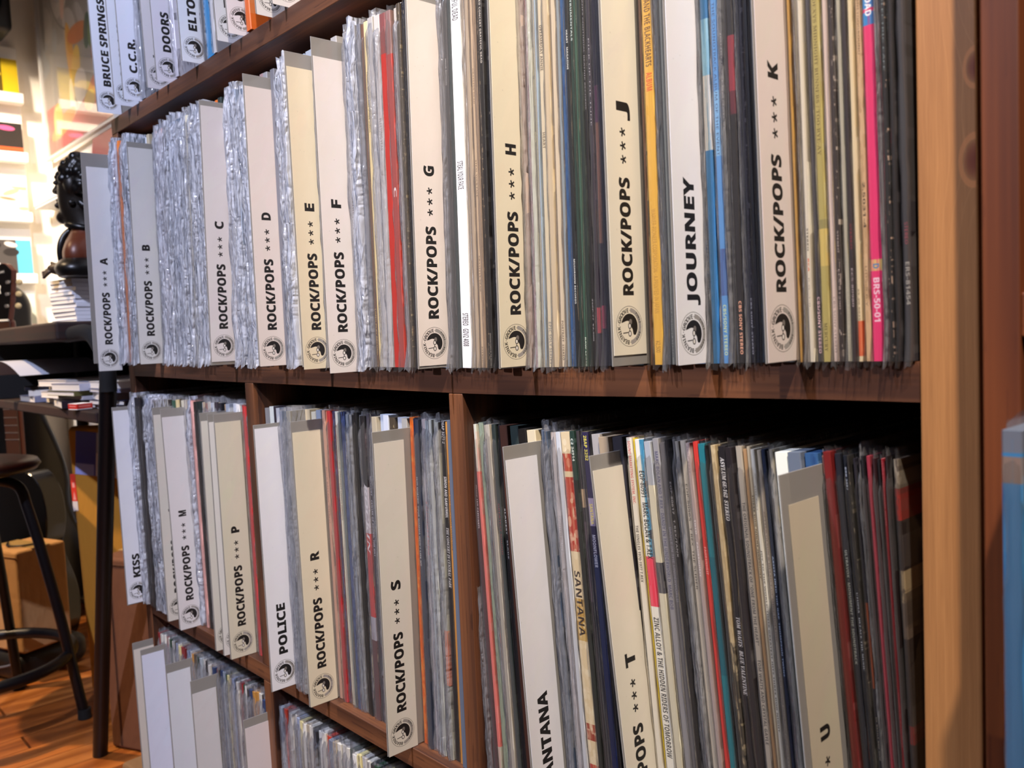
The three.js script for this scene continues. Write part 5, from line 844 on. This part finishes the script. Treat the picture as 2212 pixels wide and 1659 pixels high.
// mailer, cartons, bin
{
  const amber = kraft(0xb07a22, 6), m = thing('padded_mailer', 'amber padded mailer with address label standing under the table', 'envelope', [-2.045, FLOOR + 0.001, -0.165], 0.62); m.rotation.z = 0.02;
  part('envelope', rbox(0.2, 0.66, 0.03, 0.014, 4), amber, m, [0.08, 0.33, 0]);
  const at = canvasTex(256, 256, (g) => { g.fillStyle = '#ded8d2'; g.fillRect(0, 0, 256, 256); g.fillStyle = '#4a4ea8'; g.fillRect(0, 0, 120, 256); g.fillStyle = '#9aa0d8'; g.fillRect(0, 190, 110, 66); g.fillStyle = '#a8acb4'; g.fillRect(120, 0, 136, 120); g.strokeStyle = '#3a3632'; g.lineWidth = 7; g.strokeRect(140, 160, 80, 70); g.beginPath(); g.moveTo(140, 195); g.lineTo(220, 195); g.moveTo(180, 160); g.lineTo(180, 230); g.stroke(); });
  part('address_label', new THREE.BoxGeometry(0.12, 0.105, 0.0006), std(0xffffff, 0.5, { map: at }), m, [0.062, 0.59, 0.0156], [0, 0, -0.12]);
  const rt = canvasTex(64, 256, (g) => { g.fillStyle = '#d43a2a'; g.fillRect(0, 0, 64, 256); g.fillStyle = '#e89a90'; g.fillRect(16, 60, 30, 34); g.beginPath(); g.moveTo(14, 180); g.lineTo(50, 180); g.lineTo(32, 120); g.fill(); g.fillStyle = '#d8d0cc'; g.fillRect(0, 190, 64, 66); });
  part('red_sticker', new THREE.BoxGeometry(0.014, 0.09, 0.0006), std(0xffffff, 0.5, { map: rt }), m, [-0.012, 0.5, 0.0156]);
  const carton = (name, label, pos, ry, w, h, d, c, s) => { const g = thing(name, label, 'box', pos, ry), k = kraft(c, s); part('carton', rbox(w, h, d, 0.008, 3), k, g, [0, h / 2, 0]); part('tape', rbox(w * 1.004, 0.0016, 0.05, 0.0006, 1), std(0xa88a58, 0.35), g, [0, h + 0.0004, 0]); part('flap_edge', rbox(w * 0.98, 0.003, 0.003, 0.001, 1), k, g, [0, h - 0.014, d / 2 + 0.001]); part('side_seam', rbox(0.003, h * 0.96, 0.003, 0.001, 1), k, g, [-w / 2 + 0.03, h / 2, d / 2 + 0.001]); return g; };
  carton('cardboard_box', 'plain kraft cardboard box on a black case behind the stool', [-2.312, FLOOR + 0.083, -0.08], 0.35, 0.135, 0.262, 0.135, 0xb88a58, 12);
  carton('cardboard_box', 'tall worn brown cardboard box beside the record shelf', [-1.66, FLOOR + 0.001, -0.2], 0.45, 0.2, 0.41, 0.16, 0x6a4026, 13);
  carton('cardboard_box', 'low flat cardboard box on the floor beside the shelf', [-1.34, FLOOR + 0.001, -0.14], 0.1, 0.22, 0.09, 0.22, 0x7a5a38, 14);
  single('cable', tube([[-2.35, -0.45, -0.05], [-2.3, -0.45, -0.04], [-2.27, -0.45, -0.07], [-2.28, -0.45, -0.11], [-2.33, -0.45, -0.115]], 0.0025, 60), blackMetal, 'thin black cable looped on the kraft box', 'cable');
}
// stool pushed under the table
{
  const s = thing('stool', 'black tube stool with dark round wooden seat under the table', 'stool', [-2.04, FLOOR, 0.1]); const seatY = 0.575, pr = [[0, 0], [0.13, 0], [0.158, 0.006], [0.166, 0.016], [0.16, 0.027], [0.13, 0.033], [0, 0.034]].map((p) => new THREE.Vector2(...p));
  part('seat', grainUV(new THREE.LatheGeometry(pr, 48), 0), std(0x8a4a34, 0.35, { map: TW.table }), s, [0, seatY, 0]);
  for (let k = 0; k < 4; k++) { const a = -0.99 + k * Math.PI / 2, c = Math.cos(a), q = Math.sin(a); part('leg', tube([[0, seatY - 0.013, 0], [c * 0.08, seatY - 0.013, q * 0.08], [c * 0.125, seatY - 0.03, q * 0.125], [c * 0.14, seatY - 0.08, q * 0.14], [c * 0.18, 0.3, q * 0.18], [c * 0.225, 0.012, q * 0.225]], 0.0115, 60), blackMetal, s); part('rubber_foot', new THREE.CylinderGeometry(0.014, 0.015, 0.022, 14), std(0x080808, 0.8), s, [c * 0.226, 0.0115, q * 0.226]); }
  part('foot_ring', new THREE.TorusGeometry(0.2, 0.013, 14, 60), blackMetal, s, [0, 0.15, 0], [Math.PI / 2, 0, 0]);
  const fc = thing('flat_case', 'flat black case on the floor under the kraft box', 'case', [-2.35, FLOOR + 0.001, -0.095], 0.35); part('shell', rbox(0.17, 0.08, 0.2, 0.03, 5), std(0x0a0a0c, 0.5), fc, [0, 0.04, 0]); part('strap', tube([[-0.08, 0.05, 0.1], [-0.03, 0.035, 0.1025], [0.03, 0.045, 0.1025], [0.075, 0.06, 0.099]], 0.003, 40), std(0x5a5a62, 0.5), fc);
}

for (const o of scene.children) o.traverse((m) => { if (m.isMesh) { m.castShadow = true; m.receiveShadow = true; } });
renderer.render(scene, camera);
